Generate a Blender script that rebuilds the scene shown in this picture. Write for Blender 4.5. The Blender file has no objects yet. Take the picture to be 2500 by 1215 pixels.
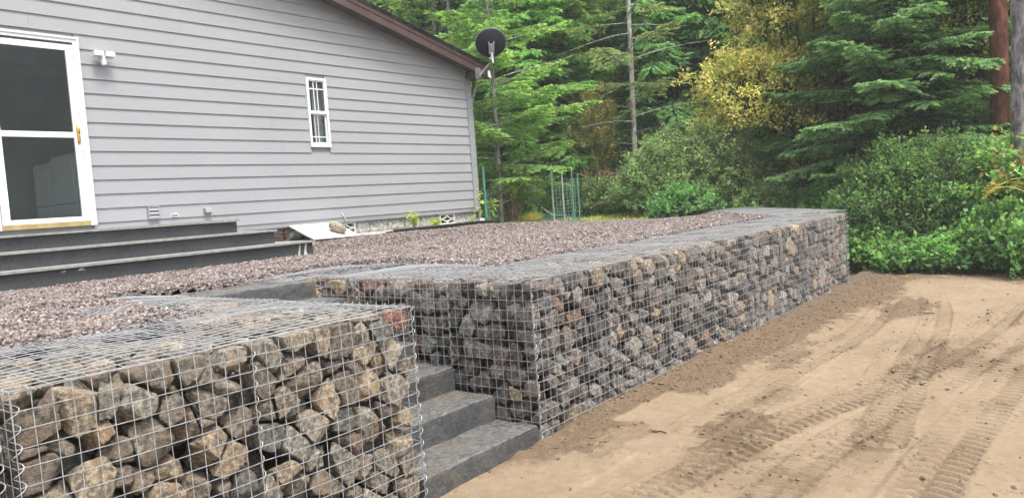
import bpy, math, random
import numpy as np
from mathutils import Vector, Matrix

# ------------------------------------------------------------------ camera, world, sun, exposure
scene = bpy.context.scene
COL = scene.collection
R_ = math.radians
CAM = np.array([-3.676, -2.746, 1.5])
MR = np.array([[0.6152, -0.7854, -0.0704], [-0.0940, 0.0157, -0.9954], [0.7830, 0.6187, -0.0641]])


def rot_from(pitch, roll, yaw):
    B = np.array([[1, 0, 0], [0, 0, -1], [0, 1, 0]], float)
    cy, sy = math.cos(yaw), math.sin(yaw)
    Yw = np.array([[cy, -sy, 0], [sy, cy, 0], [0, 0, 1]])
    cp, sp = math.cos(pitch), math.sin(pitch)
    P = np.array([[1, 0, 0], [0, cp, -sp], [0, sp, cp]])
    cr, sr = math.cos(roll), math.sin(roll)
    Rr = np.array([[cr, -sr, 0], [sr, cr, 0], [0, 0, 1]])
    return Rr @ P @ B @ Yw


MR = rot_from(R_(3.6733), R_(-4.0424), R_(52.0203))
cam_data = bpy.data.cameras.new("camera")
cam = bpy.data.objects.new("camera", cam_data)
COL.objects.link(cam)
m = Matrix(((MR[0][0], -MR[1][0], -MR[2][0], CAM[0]), (MR[0][1], -MR[1][1], -MR[2][1], CAM[1]), (MR[0][2], -MR[1][2], -MR[2][2], CAM[2]), (0, 0, 0, 1)))
cam.matrix_world = m
cam_data.sensor_width = 36
cam_data.lens = 36 * 1851 / 2500
cam_data.clip_end = 500
scene.camera = cam

SUN_EL, SUN_AZ = R_(67), R_(190)      # azimuth clockwise from +Y
world = bpy.data.worlds.new("World")
scene.world = world
world.use_nodes = True
wn, wl = world.node_tree.nodes, world.node_tree.links
bg = wn["Background"]
sky = wn.new("ShaderNodeTexSky")
sky.sky_type = 'NISHITA'
sky.sun_disc = False
sky.sun_elevation = SUN_EL
sky.sun_rotation = SUN_AZ
sky.dust_density = 4.0
sky.air_density = 1.0
hs = wn.new("ShaderNodeHueSaturation")
hs.inputs['Saturation'].default_value = 0.30
wl.new(sky.outputs[0], hs.inputs['Color'])
wl.new(hs.outputs[0], bg.inputs[0])
bg.inputs[1].default_value = 0.15
sd = bpy.data.lights.new("sun", 'SUN')
sd.energy = 1.5
sd.angle = R_(18)
sd.color = (1.0, 0.96, 0.9)
sun = bpy.data.objects.new("sun", sd)
COL.objects.link(sun)
sdir = Vector((math.sin(SUN_AZ) * math.cos(SUN_EL), math.cos(SUN_AZ) * math.cos(SUN_EL), math.sin(SUN_EL)))
sun.rotation_euler = sdir.to_track_quat('Z', 'Y').to_euler()
sun.location = (0, -10, 20)
scene.view_settings.view_transform = 'Standard'
scene.view_settings.look = 'None'
scene.view_settings.exposure = 1.55
scene.view_settings.gamma = 1
scene.cycles.max_bounces = 8
scene.cycles.diffuse_bounces = 4
scene.cycles.transparent_max_bounces = 8

random.seed(7)
NR = np.random.default_rng(11)


# ------------------------------------------------------------------ helpers
def tag(o, label=None, cat=None, group=None, kind=None):
    if label: o['label'] = label
    if cat: o['category'] = cat
    if group: o['group'] = group
    if kind: o['kind'] = kind
    return o


def empty(name, loc, label, cat, group=None):
    o = bpy.data.objects.new(name, None)
    o.empty_display_size = 0.1
    COL.objects.link(o)
    o.location = loc
    o['_loc'] = 1
    del o['_loc']
    return tag(o, label, cat, group)


def link(name, me, mat, parent=None):
    o = bpy.data.objects.new(name, me)
    COL.objects.link(o)
    if mat is not None:
        me.materials.append(mat)
    if parent is not None:
        o.parent = parent
        o.matrix_parent_inverse = Matrix.Translation(-Vector(parent.location))
    return o


def rebase(o):
    """move a top-level mesh's origin to the bottom centre of its geometry"""
    me = o.data
    n = len(me.vertices)
    co = np.empty(n * 3, np.float32)
    me.vertices.foreach_get('co', co)
    co = co.reshape(-1, 3)
    c = np.array([(co[:, 0].min() + co[:, 0].max()) / 2, (co[:, 1].min() + co[:, 1].max()) / 2, co[:, 2].min()], np.float32)
    me.vertices.foreach_set('co', (co - c).ravel())
    o.location = [float(a) for a in c]
    return o


class MB:
    def __init__(self):
        self.v, self.f, self.n, self.c = [], [], 0, []

    def add(self, v, faces, col=None):
        v = np.asarray(v, np.float32).reshape(-1, 3)
        faces = np.asarray(faces, np.int64)
        self.f.append(faces + self.n)
        self.v.append(v)
        self.n += len(v)
        if col is None:
            col = (0.5, 0.5, 0.5)
        col = np.asarray(col, np.float32)
        if col.ndim == 1:
            col = np.repeat(col[None], len(v), 0)
        self.c.append(col)

    def box(self, a, b, col=None):
        x0, y0, z0 = a
        x1, y1, z1 = b
        v = [(x0, y0, z0), (x1, y0, z0), (x1, y1, z0), (x0, y1, z0), (x0, y0, z1), (x1, y0, z1), (x1, y1, z1), (x0, y1, z1)]
        self.add(v, [(0, 3, 2, 1), (4, 5, 6, 7), (0, 1, 5, 4), (1, 2, 6, 5), (2, 3, 7, 6), (3, 0, 4, 7)], col)

    def hexa(self, v, col=None):
        self.add(v, [(0, 3, 2, 1), (4, 5, 6, 7), (0, 1, 5, 4), (1, 2, 6, 5), (2, 3, 7, 6), (3, 0, 4, 7)], col)

    def tubes(self, P, r, sides=4, caps=False, col=None, up=(0, 0, 1)):
        """P (n,k,3) polylines, r scalar or (k,) or (n,k)"""
        P = np.asarray(P, np.float64)
        if P.ndim == 2: P = P[None]
        n, k, _ = P.shape
        T = np.gradient(P, axis=1)
        T /= np.linalg.norm(T, axis=2, keepdims=True) + 1e-12
        D = P[:, -1] - P[:, 0]
        D = D + 1e-9
        up = np.array(up, float)
        A = np.cross(T, up)
        bad = np.linalg.norm(A, axis=2) < 0.25
        A2 = np.cross(T, np.array([0.83, 0.41, 0.1]))
        A = np.where(bad.any(axis=1)[:, None, None], A2, A)
        A /= np.linalg.norm(A, axis=2, keepdims=True) + 1e-12
        Bv = np.cross(T, A)
        r = np.broadcast_to(np.asarray(r, float), (n, k)) if np.ndim(r) != 1 or len(np.atleast_1d(r)) == k else np.broadcast_to(np.asarray(r)[:, None], (n, k))
        ang = np.arange(sides) * 2 * math.pi / sides + math.pi / 4
        V = P[:, :, None, :] + r[:, :, None, None] * (np.cos(ang)[None, None, :, None] * A[:, :, None, :] + np.sin(ang)[None, None, :, None] * Bv[:, :, None, :])
        idx = np.arange(n * k * sides).reshape(n, k, sides)
        a = idx[:, :-1]
        b = idx[:, 1:]
        F = np.stack([a, np.roll(a, -1, 2), np.roll(b, -1, 2), b], -1).reshape(-1, 4)
        self.add(V.reshape(-1, 3), F, col)
        if caps and sides == 4:
            self.f.append(np.concatenate([idx[:, 0, ::-1], idx[:, -1]]) + self.n - n * k * sides)

    def tube(self, pts, r, sides=8, col=None):
        self.tubes(np.array(pts, float)[None], np.array(r, float)[None] if np.ndim(r) else r, sides, False, col)
        k = len(pts)
        base = self.n - k * sides
        c0, c1 = pts[0], pts[-1]
        i0 = self.n
        self.add([c0, c1], np.zeros((0, 3), int), col)
        tri = []
        for s in range(sides):
            t = (s + 1) % sides
            tri.append((i0, base + t, base + s))
            tri.append((i0 + 1, base + (k - 1) * sides + s, base + (k - 1) * sides + t))
        self.f.append(np.array(tri))

    def build(self, name, mat, parent=None, smooth=False, colors=False, auto=None):
        V = np.concatenate(self.v)
        me = bpy.data.meshes.new(name)
        me.vertices.add(len(V))
        me.vertices.foreach_set('co', V.ravel())
        fs = [f for f in self.f if len(f)]
        tot = sum(f.size for f in fs)
        nf = sum(len(f) for f in fs)
        me.loops.add(tot)
        me.polygons.add(nf)
        me.loops.foreach_set('vertex_index', np.concatenate([f.ravel() for f in fs]).astype(np.int32))
        sizes = np.concatenate([np.full(len(f), f.shape[1], np.int32) for f in fs])
        starts = np.concatenate([[0], np.cumsum(sizes)[:-1]]).astype(np.int32)
        me.polygons.foreach_set('loop_start', starts)
        try:
            me.polygons.foreach_set('loop_total', sizes)
        except Exception:
            pass
        me.update(calc_edges=True)
        if colors:
            C = np.concatenate(self.c)
            at = me.color_attributes.new('Col', 'FLOAT_COLOR', 'POINT')
            C4 = np.ones((len(V), 4), np.float32)
            C4[:, :3] = C
            at.data.foreach_set('color', C4.ravel())
        me.polygons.foreach_set('use_smooth', np.full(nf, bool(smooth)))
        o = link(name, me, mat, parent)
        return o


def ico(sub):
    import bmesh
    bm = bmesh.new()
    bmesh.ops.create_icosphere(bm, subdivisions=sub, radius=1)
    V = np.array([v.co[:] for v in bm.verts])
    F = np.array([[v.index for v in f.verts] for f in bm.faces])
    bm.free()
    return V, F


ICO1, ICO2, ICO3, ICO4 = ico(1), ico(2), ico(3), ico(4)


def vnoise(P, seed=0):
    """value noise in numpy, P (n,3) -> (n,) in [-1,1]"""
    P = np.asarray(P, float)
    i = np.floor(P).astype(np.int64)
    f = P - i
    f = f * f * (3 - 2 * f)

    def h(a, b, c):
        x = (a * 374761393 + b * 668265263 + c * 2147483647 * 3 + seed * 974711) & 0xffffffff
        x = ((x ^ (x >> 13)) * 1274126177) & 0xffffffff
        x = x ^ (x >> 16)
        return (x & 0xffff) / 32767.5 - 1
    r = 0
    for dx in (0, 1):
        for dy in (0, 1):
            for dz in (0, 1):
                w = (f[:, 0] if dx else 1 - f[:, 0]) * (f[:, 1] if dy else 1 - f[:, 1]) * (f[:, 2] if dz else 1 - f[:, 2])
                r = r + w * h(i[:, 0] + dx, i[:, 1] + dy, i[:, 2] + dz)
    return r


def sstep(x, a, b):
    t = np.clip((np.asarray(x, float) - a) / (b - a), 0, 1)
    return t * t * (3 - 2 * t)


# ------------------------------------------------------------------ materials
KB = 0.78


def mat(name, base, rough=0.7, metal=0.0, spec=0.5):
    mt = bpy.data.materials.new(name)
    mt.use_nodes = True
    b = mt.node_tree.nodes['Principled BSDF']
    b.inputs['Base Color'].default_value = (*base, 1)
    b.inputs['Roughness'].default_value = rough
    b.inputs['Metallic'].default_value = metal
    b.inputs['Specular IOR Level'].default_value = spec
    return mt


class NT:
    def __init__(self, mt):
        self.t = mt.node_tree
        self.n, self.l = self.t.nodes, self.t.links
        self.b = self.n['Principled BSDF']
        self.obj = None

    def co(self, kind='Object'):
        tc = self.n.new('ShaderNodeTexCoord')
        return tc.outputs[kind]

    def pos(self):
        return self.n.new('ShaderNodeNewGeometry').outputs['Position']

    def noise(self, vec, scale, detail=4, rough=0.55, dist=0.0, out='Fac'):
        x = self.n.new('ShaderNodeTexNoise')
        x.inputs['Scale'].default_value = scale
        x.inputs['Detail'].default_value = detail
        x.inputs['Roughness'].default_value = rough
        x.inputs['Distortion'].default_value = dist
        if vec is not None: self.l.new(vec, x.inputs['Vector'])
        if out == 'Fac':
            k = self.n.new('ShaderNodeMath')
            k.operation = 'MULTIPLY_ADD'
            k.use_clamp = True
            k.inputs[1].default_value = 1.8
            k.inputs[2].default_value = -0.4
            self.l.new(x.outputs[0], k.inputs[0])
            return k.outputs[0]
        return x.outputs[out]

    def voro(self, vec, scale, feature='F1', out='Distance', rnd=1.0):
        x = self.n.new('ShaderNodeTexVoronoi')
        x.feature = feature
        x.inputs['Scale'].default_value = scale
        x.inputs['Randomness'].default_value = rnd
        if vec is not None: self.l.new(vec, x.inputs['Vector'])
        return x.outputs[out]

    def ramp(self, fac, stops):
        x = self.n.new('ShaderNodeValToRGB')
        e = x.color_ramp.elements
        if 0 < max(max(c) for _, c in stops) < 0.95:
            stops = [(q, tuple(v * KB for v in c)) for q, c in stops]
        while len(e) < len(stops): e.new(0.5)
        for s, (p, c) in zip(e, stops):
            s.position = p
            s.color = (*c, 1) if len(c) == 3 else c
        self.l.new(fac, x.inputs[0])
        return x.outputs[0]

    def mix(self, fac, a, b, mode='MIX'):
        x = self.n.new('ShaderNodeMix')
        x.data_type = 'RGBA'
        x.blend_type = mode
        for s, v in ((x.inputs[0], fac), (x.inputs[6], a), (x.inputs[7], b)):
            if isinstance(v, (int, float)): s.default_value = v
            elif isinstance(v, tuple): s.default_value = (*v, 1) if len(v) == 3 else v
            else: self.l.new(v, s)
        return x.outputs[2]

    def math(self, op, a, b=None, clamp=False):
        x = self.n.new('ShaderNodeMath')
        x.operation = op
        x.use_clamp = clamp
        for s, v in zip(x.inputs, (a, b)):
            if v is None: continue
            if isinstance(v, (int, float)): s.default_value = v
            else: self.l.new(v, s)
        return x.outputs[0]

    def attr(self, name='Col', out='Color'):
        x = self.n.new('ShaderNodeAttribute')
        x.attribute_name = name
        return x.outputs[out]

    def bump(self, h, strength=0.5, dist=0.01, prev=None):
        x = self.n.new('ShaderNodeBump')
        x.inputs['Strength'].default_value = strength
        x.inputs['Distance'].default_value = dist
        self.l.new(h, x.inputs['Height'])
        if prev is not None: self.l.new(prev, x.inputs['Normal'])
        return x.outputs[0]

    def set(self, **k):
        for a, v in k.items():
            s = self.b.inputs[a.replace('_', ' ')]
            if isinstance(v, (int, float)): s.default_value = v
            else: self.l.new(v, s)


def simple_noise_mat(name, c0, c1, scale, rough=0.7, bump=0.3, bscale=None, bdist=0.005, metal=0.0, detail=5, coord='pos'):
    mt = mat(name, c0, rough, metal)
    n = NT(mt)
    p = n.pos() if coord == 'pos' else n.co()
    f = n.noise(p, scale, detail)
    n.set(Base_Color=n.ramp(f, [(0.35, c0), (0.65, c1)]))
    if bump:
        n.set(Normal=n.bump(n.noise(p, bscale or scale * 4, 4), bump, bdist))
    return mt


M = {}
# rock: per-stone tint in the Col attribute, mottling and grain in the nodes
mt = mat('rock', (0.3, 0.25, 0.2), 0.78, spec=0.35)
n = NT(mt)
p = n.pos()
c = n.mix(1.0, n.attr(), (1.18, 1.17, 1.17), 'MULTIPLY')
f1 = n.noise(p, 9, 6, 0.65, 0.6)
f2 = n.noise(p, 46, 5, 0.6)
f3 = n.noise(p, 220, 3, 0.6)
cc = n.mix(1.0, c, n.ramp(f2, [(0.3, (0.42, 0.42, 0.43)), (0.55, (1.0, 1.0, 1.0)), (0.72, (1.6, 1.55, 1.45))]), 'MULTIPLY')
cc = n.mix(n.math('MULTIPLY', n.ramp(f1, [(0.52, (0, 0, 0)), (0.66, (1, 1, 1))]), 0.55), cc, n.mix(1.0, c, (1.15, 0.95, 0.76), 'MULTIPLY'))
cc = n.mix(n.math('MULTIPLY', n.ramp(f3, [(0.58, (0, 0, 0)), (0.7, (1, 1, 1))]), 0.35), cc, (0.42, 0.38, 0.32))
n.set(Base_Color=cc)
b1 = n.bump(n.noise(p, 30, 8, 0.75), 1.0, 0.03)
n.set(Normal=n.bump(f3, 0.6, 0.004, b1))
M['rock'] = mt

mt = mat('galvanised', (0.62, 0.63, 0.65), 0.45, 0.3)
n = NT(mt)
n.set(Base_Color=n.ramp(n.noise(n.pos(), 30, 2), [(0.35, (0.36, 0.37, 0.38)), (0.65, (0.52, 0.53, 0.54))]))
M['wire'] = mt
mt = mat('galvanised_lit', (0.44, 0.45, 0.46), 0.42, 0.3)  # lid wire in a lighter copy, glare from above put into its colour
M['wire_lid'] = mt
M['cut_stem'] = None
M['metal'] = simple_noise_mat('grey_metal', (0.42, 0.43, 0.44), (0.55, 0.56, 0.57), 12, 0.4, 0.05, metal=0.6)

# gravel
mt = mat('gravel_stone', (0.3, 0.25, 0.24), 0.85, spec=0.3)
n = NT(mt)
n.set(Base_Color=n.mix(0.5, n.attr(), n.mix(1.0, n.attr(), n.ramp(n.noise(n.pos(), 90, 3), [(0.3, (0.5, 0.5, 0.5)), (0.7, (1.5, 1.5, 1.5))]), 'MULTIPLY')))
M['gravel'] = mt
mt = mat('gravel_bed', (0.2, 0.16, 0.15), 0.9, spec=0.2)
n = NT(mt)
p = n.pos()
vc = n.voro(p, 42, 'F1', 'Color')
vd = n.voro(p, 42, 'F1', 'Distance')
n.set(Base_Color=n.mix(1.0, n.ramp(n.math('FRACT', n.math('MULTIPLY', vc, 3.0)), [(0.0, (0.18, 0.147, 0.14)), (0.4, (0.135, 0.108, 0.105)), (0.7, (0.22, 0.195, 0.183)), (1.0, (0.08, 0.062, 0.06))]),
                       n.ramp(vd, [(0.3, (1, 1, 1)), (0.75, (0.35, 0.33, 0.33))]), 'MULTIPLY'))
n.set(Normal=n.bump(vd, -1.0, 0.02))
M['gravel_bed'] = mt

# siding
mt = mat('siding', (0.47, 0.46, 0.50), 0.6, spec=0.35)
n = NT(mt)
mp = n.n.new('ShaderNodeMapping')
mp.inputs['Scale'].default_value = (1.2, 1, 26)
n.l.new(n.pos(), mp.inputs[0])
g = n.noise(mp.outputs[0], 9, 5, 0.6)
g2 = n.noise(n.pos(), 0.8, 3)
n.set(Base_Color=n.mix(0.6, n.ramp(g2, [(0.3, (0.335, 0.338, 0.355)), (0.7, (0.372, 0.375, 0.393))]), n.ramp(g, [(0.3, (0.335, 0.338, 0.355)), (0.7, (0.372, 0.375, 0.393))])))
n.set(Normal=n.bump(g, 0.25, 0.003))
M['siding'] = mt
M['trim_grey'] = simple_noise_mat('grey_trim', (0.31, 0.312, 0.336), (0.34, 0.342, 0.366), 3, 0.55, 0.1)
M['white'] = simple_noise_mat('white_paint', (0.78, 0.78, 0.78), (0.84, 0.84, 0.84), 4, 0.35, 0.03)
M['fascia'] = simple_noise_mat('brown_fascia', (0.075, 0.040, 0.038), (0.10, 0.054, 0.050), 5, 0.5, 0.15, 40)
M['soffit'] = simple_noise_mat('soffit', (0.10, 0.085, 0.09), (0.12, 0.10, 0.105), 5, 0.6, 0.1)
M['shingle'] = simple_noise_mat('roof_shingle', (0.018, 0.018, 0.02), (0.04, 0.04, 0.042), 60, 0.85, 0.8, 120, 0.01)
M['dark'] = mat('dark_interior', (0.05, 0.05, 0.055), 0.8)
M['room'] = simple_noise_mat('room_wall', (0.45, 0.46, 0.45), (0.55, 0.56, 0.55), 1.2, 0.8, 0.05)
M['appliance'] = mat('white_enamel', (0.78, 0.8, 0.8), 0.3)
M['brass'] = mat('brass', (0.55, 0.36, 0.10), 0.3, 0.9)
M['gold_kick'] = simple_noise_mat('gold_threshold', (0.40, 0.30, 0.12), (0.5, 0.38, 0.17), 8, 0.45, 0.05, metal=0.3)
M['black_plastic'] = mat('black_plastic', (0.015, 0.015, 0.016), 0.45)
M['dish'] = mat('dish_face', (0.010, 0.011, 0.019), 0.75, spec=0.2)
M['rust'] = simple_noise_mat('rusty_brown', (0.09, 0.045, 0.03), (0.14, 0.075, 0.05), 30, 0.9, 0.4)

mt = mat('concrete', (0.4, 0.4, 0.4), 0.8, spec=0.3)
n = NT(mt)
p = n.pos()
cn = n.noise(p, 2.2, 8, 0.65)
n.set(Base_Color=n.mix(0.5, n.ramp(cn, [(0.3, (0.040, 0.041, 0.043)), (0.7, (0.072, 0.073, 0.076))]), n.ramp(n.noise(p, 35, 5, 0.7), [(0.3, (0.04, 0.042, 0.045)), (0.7, (0.085, 0.087, 0.09))])))
n.set(Normal=n.bump(n.noise(p, 60, 5), 0.3, 0.003))
M['riser'] = mt
mt = mat('tread', (0.2, 0.2, 0.19), 0.75, spec=0.3)
n = NT(mt)
p = n.pos()
n.set(Base_Color=n.ramp(n.noise(p, 14, 6, 0.7), [(0.3, (0.22, 0.217, 0.205)), (0.7, (0.33, 0.325, 0.305))]))
n.set(Normal=n.bump(n.noise(p, 60, 5), 0.3, 0.003))
M['tread'] = mt

mt = mat('block', (0.5, 0.48, 0.44), 0.9, spec=0.2)
n = NT(mt)
p = n.pos()
n.set(Base_Color=n.ramp(n.noise(p, 24, 6, 0.7), [(0.3, (0.30, 0.285, 0.25)), (0.5, (0.55, 0.53, 0.48)), (0.7, (0.72, 0.70, 0.65))]))
n.set(Normal=n.bump(n.noise(p, 20, 6, 0.7), 1.0, 0.03))
M['block'] = mt
M['block_smooth'] = simple_noise_mat('smooth_block', (0.58, 0.56, 0.52), (0.72, 0.70, 0.66), 18, 0.85, 0.2)

# stair slabs: charcoal moulded stone, wet on top
mt = mat('slab', (0.05, 0.05, 0.055), 0.6, spec=0.5)
n = NT(mt)
p = n.pos()
a = n.noise(p, 5, 7, 0.65)
bb = n.noise(p, 30, 6, 0.7)
base = n.mix(0.5, n.ramp(a, [(0.3, (0.040, 0.041, 0.044)), (0.5, (0.072, 0.073, 0.076)), (0.72, (0.115, 0.115, 0.118))]),
             n.ramp(bb, [(0.3, (0.035, 0.036, 0.038)), (0.7, (0.115, 0.115, 0.115))]))
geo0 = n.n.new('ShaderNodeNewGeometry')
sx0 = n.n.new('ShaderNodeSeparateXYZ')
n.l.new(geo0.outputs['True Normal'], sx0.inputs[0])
base = n.mix(n.math('MULTIPLY', n.math('GREATER_THAN', sx0.outputs[2], 0.8), n.ramp(bb, [(0.2, (0, 0, 0)), (0.8, (1, 1, 1))])), base, (0.17, 0.165, 0.155))  # upward faces painted paler: tread dust and the missing sky highlight
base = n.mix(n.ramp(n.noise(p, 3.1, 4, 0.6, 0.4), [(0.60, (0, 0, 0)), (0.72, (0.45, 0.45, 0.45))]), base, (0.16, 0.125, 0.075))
n.set(Base_Color=base)
geo = n.n.new('ShaderNodeNewGeometry')
sx = n.n.new('ShaderNodeSeparateXYZ')
n.l.new(geo.outputs['Normal'], sx.inputs[0])
wet = n.math('MULTIPLY', n.ramp(sx.outputs[2], [(0.75, (0, 0, 0)), (0.92, (1, 1, 1))]), n.ramp(n.noise(p, 6, 5, 0.6, 0.5), [(0.40, (0, 0, 0)), (0.60, (1, 1, 1))]))
rr = n.ramp(wet, [(0.0, (0.62, 0.62, 0.62)), (1.0, (0.10, 0.10, 0.10))])
n.set(Roughness=rr)
n.set(Normal=n.bump(n.noise(p, 42, 8, 0.75), 0.8, 0.012))
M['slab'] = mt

# yard soil: the Col attribute's red channel is loose brown soil plus shade painted into the track treads
mt = mat('yard_soil', (0.4, 0.3, 0.2), 0.95, spec=0.12)
n = NT(mt)
p = n.pos()
sp = n.n.new('ShaderNodeSeparateColor')
n.l.new(n.attr(), sp.inputs[0])
big = n.noise(p, 1.7, 6, 0.6, 0.3)
med = n.noise(p, 11, 6, 0.7)
fin = n.noise(p, 75, 4, 0.7)
gr = n.noise(p, 300, 2, 0.6)
sand = n.mix(0.45, n.ramp(big, [(0.3, (0.318, 0.236, 0.156)), (0.7, (0.385, 0.295, 0.20))]), n.ramp(med, [(0.3, (0.268, 0.195, 0.13)), (0.7, (0.40, 0.308, 0.21))]))
sand = n.mix(n.ramp(gr, [(0.55, (0, 0, 0)), (0.75, (0.5, 0.5, 0.5))]), sand, (0.17, 0.115, 0.07))
loose = n.mix(0.5, n.ramp(med, [(0.3, (0.10, 0.066, 0.042)), (0.7, (0.165, 0.115, 0.074))]), n.ramp(fin, [(0.3, (0.075, 0.048, 0.03)), (0.7, (0.215, 0.152, 0.098))]))
loose = n.mix(sp.outputs[1], loose, (0.075, 0.058, 0.052))
k = n.math('ADD', sp.outputs[0], n.math('MULTIPLY', n.math('SUBTRACT', fin, 0.5), 0.9))
k = n.math('ADD', k, n.math('MULTIPLY', n.math('SUBTRACT', med, 0.5), 0.7))
k = n.ramp(k, [(0.26, (0, 0, 0)), (0.80, (0.94, 0.94, 0.94))])
n.set(Base_Color=n.mix(k, sand, loose))
n.set(Normal=n.bump(n.math('ADD', n.math('MULTIPLY', fin, 0.7), n.math('MULTIPLY', gr, 0.3)), 0.75, 0.012))
M['yard'] = mt
M['clod'] = simple_noise_mat('soil_clod', (0.13, 0.085, 0.05), (0.24, 0.165, 0.1), 40, 0.95, 0.3)
M['forest_floor'] = simple_noise_mat('forest_floor', (0.035, 0.026, 0.016), (0.075, 0.055, 0.03), 3, 0.95, 0.6, 12, 0.04)
M['lawn'] = simple_noise_mat('lawn_soil', (0.15, 0.17, 0.05), (0.24, 0.24, 0.09), 3, 0.95, 0.6, 30, 0.03)
M['planting_soil'] = simple_noise_mat('planting_soil', (0.05, 0.035, 0.022), (0.12, 0.08, 0.05), 20, 0.95, 0.8, 40, 0.02)


def leaf_mat(name, gloss=0.45, trans=0.35, tcol=1.5):
    mt = mat(name, (0.1, 0.2, 0.05), gloss, spec=0.35)
    n = NT(mt)
    c = n.attr()
    oi = n.n.new('ShaderNodeObjectInfo')
    hsv = n.n.new('ShaderNodeHueSaturation')
    n.l.new(c, hsv.inputs['Color'])
    n.l.new(n.math('ADD', n.math('MULTIPLY', oi.outputs['Random'], 0.03), 0.485), hsv.inputs['Hue'])
    n.l.new(n.math('ADD', n.math('MULTIPLY', oi.outputs['Random'], 0.22), 1.12), hsv.inputs['Value'])
    n.set(Base_Color=hsv.outputs[0])
    tr = n.n.new('ShaderNodeBsdfTranslucent')
    n.l.new(n.mix(1.0, hsv.outputs[0], (tcol, tcol * 1.05, tcol * 0.7), 'MULTIPLY'), tr.inputs[0])
    ms = n.n.new('ShaderNodeMixShader')
    ms.inputs[0].default_value = trans
    n.l.new(n.b.outputs[0], ms.inputs[1])
    n.l.new(tr.outputs[0], ms.inputs[2])
    n.l.new(ms.outputs[0], n.n['Material Output'].inputs[0])
    return mt


M['needle'] = leaf_mat('needles', 0.6, 0.5, 1.9)
M['leaf'] = leaf_mat('leaves', 0.4, 0.45, 1.7)


def bark(name, c0, c1, c2, sc=8, bd=0.03):
    mt = mat(name, c0, 0.9, spec=0.2)
    n = NT(mt)
    mp = n.n.new('ShaderNodeMapping')
    mp.inputs['Scale'].default_value = (1, 1, 0.35)
    n.l.new(n.pos(), mp.inputs[0])
    f = n.noise(mp.outputs[0], sc, 6, 0.7, 0.5)
    n.set(Base_Color=n.ramp(f, [(0.3, c0), (0.5, c1), (0.7, c2)]))
    n.set(Normal=n.bump(n.noise(mp.outputs[0], sc * 2.5, 5, 0.7), 0.9, bd))
    return mt


M['bark'] = bark('brown_bark', (0.045, 0.032, 0.025), (0.085, 0.062, 0.048), (0.15, 0.12, 0.095), 14)
M['pale_bark'] = bark('pale_bark', (0.24, 0.22, 0.20), (0.55, 0.53, 0.50), (0.85, 0.82, 0.78), 9)
M['red_bark'] = bark('red_bark', (0.07, 0.028, 0.02), (0.14, 0.05, 0.032), (0.2, 0.085, 0.055), 9)
M['grey_bark'] = bark('grey_bark', (0.11, 0.10, 0.10), (0.25, 0.235, 0.235), (0.42, 0.40, 0.40), 11)
M['twig'] = bark('twig_bark', (0.16, 0.10, 0.07), (0.32, 0.21, 0.14), (0.5, 0.37, 0.26), 30, 0.01)

M['cut_stem'] = bark('cut_stem', (0.26, 0.17, 0.11), (0.46, 0.33, 0.22), (0.7, 0.55, 0.40), 24, 0.01)
# glass
mt = bpy.data.materials.new('window_glass')
mt.use_nodes = True
t = mt.node_tree
for x in list(t.nodes):
    if x.type != 'OUTPUT_MATERIAL': t.nodes.remove(x)
tp = t.nodes.new('ShaderNodeBsdfTransparent')
tp.inputs[0].default_value = (0.86, 0.90, 0.90, 1)
gl = t.nodes.new('ShaderNodeBsdfGlossy')
gl.inputs['Roughness'].default_value = 0.02
lw = t.nodes.new('ShaderNodeLayerWeight')
lw.inputs[0].default_value = 0.5
fr = t.nodes.new('ShaderNodeMath')
fr.operation = 'POWER'
fr.inputs[1].default_value = 4.0
t.links.new(lw.outputs['Facing'], fr.inputs[0])
fr2 = t.nodes.new('ShaderNodeMath')
fr2.operation = 'MULTIPLY_ADD'
fr2.inputs[1].default_value = 0.9
fr2.inputs[2].default_value = 0.015
t.links.new(fr.outputs[0], fr2.inputs[0])
fr = fr2
ms = t.nodes.new('ShaderNodeMixShader')
t.links.new(fr.outputs[0], ms.inputs[0])
t.links.new(tp.outputs[0], ms.inputs[1])
t.links.new(gl.outputs[0], ms.inputs[2])
t.links.new(ms.outputs[0], t.nodes['Material Output'].inputs[0])
M['glass'] = mt

# ------------------------------------------------------------------ terrain
HT = 1.005          # gabion height
XE = 7.28           # far end of the long wall
SLD = np.array([0.806, 0.592])          # direction of the far wall run, from (XE, 0)


def terrace_sd(x, y):
    """positive on the terrace side of the retaining walls"""
    x = np.asarray(x, float)
    y = np.asarray(y, float)
    s1 = y - np.where((x > -1.15) & (x < 0.1), 2.3, 0.0)
    nx, ny = -SLD[1], SLD[0]
    s2 = (x - XE) * nx + y * ny
    return np.where(x < XE, s1, s2)


def gravel_h(x, y):
    return 0.975 + 0.118 * sstep(y, 5.2, 6.2) * (1 - 0.55 * sstep(x, 6.8, 8.5)) - 0.03 * sstep(x, 8.0, 9.6)


def ground_h(x, y):
    up = sstep(terrace_sd(x, y), 0.05, 0.85)
    d = np.hypot(x - 2, y)
    far = 0.012 * np.clip(d - 14, 0, None) + 0.05 * vnoise(np.stack([x * 0.5, y * 0.5, x * 0], -1).reshape(-1, 3), 3).reshape(np.shape(x)) * sstep(d, 10, 14)
    return np.where(up > 0, up * 0.93, 0) + far


def grid(xs, ys, hf):
    X, Y = np.meshgrid(xs, ys, indexing='ij')
    Z = hf(X, Y)
    V = np.stack([X, Y, Z], -1).reshape(-1, 3)
    i = np.arange(len(xs) * len(ys)).reshape(len(xs), len(ys))
    F = np.stack([i[:-1, :-1], i[1:, :-1], i[1:, 1:], i[:-1, 1:]], -1).reshape(-1, 4)
    return V, F


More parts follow.
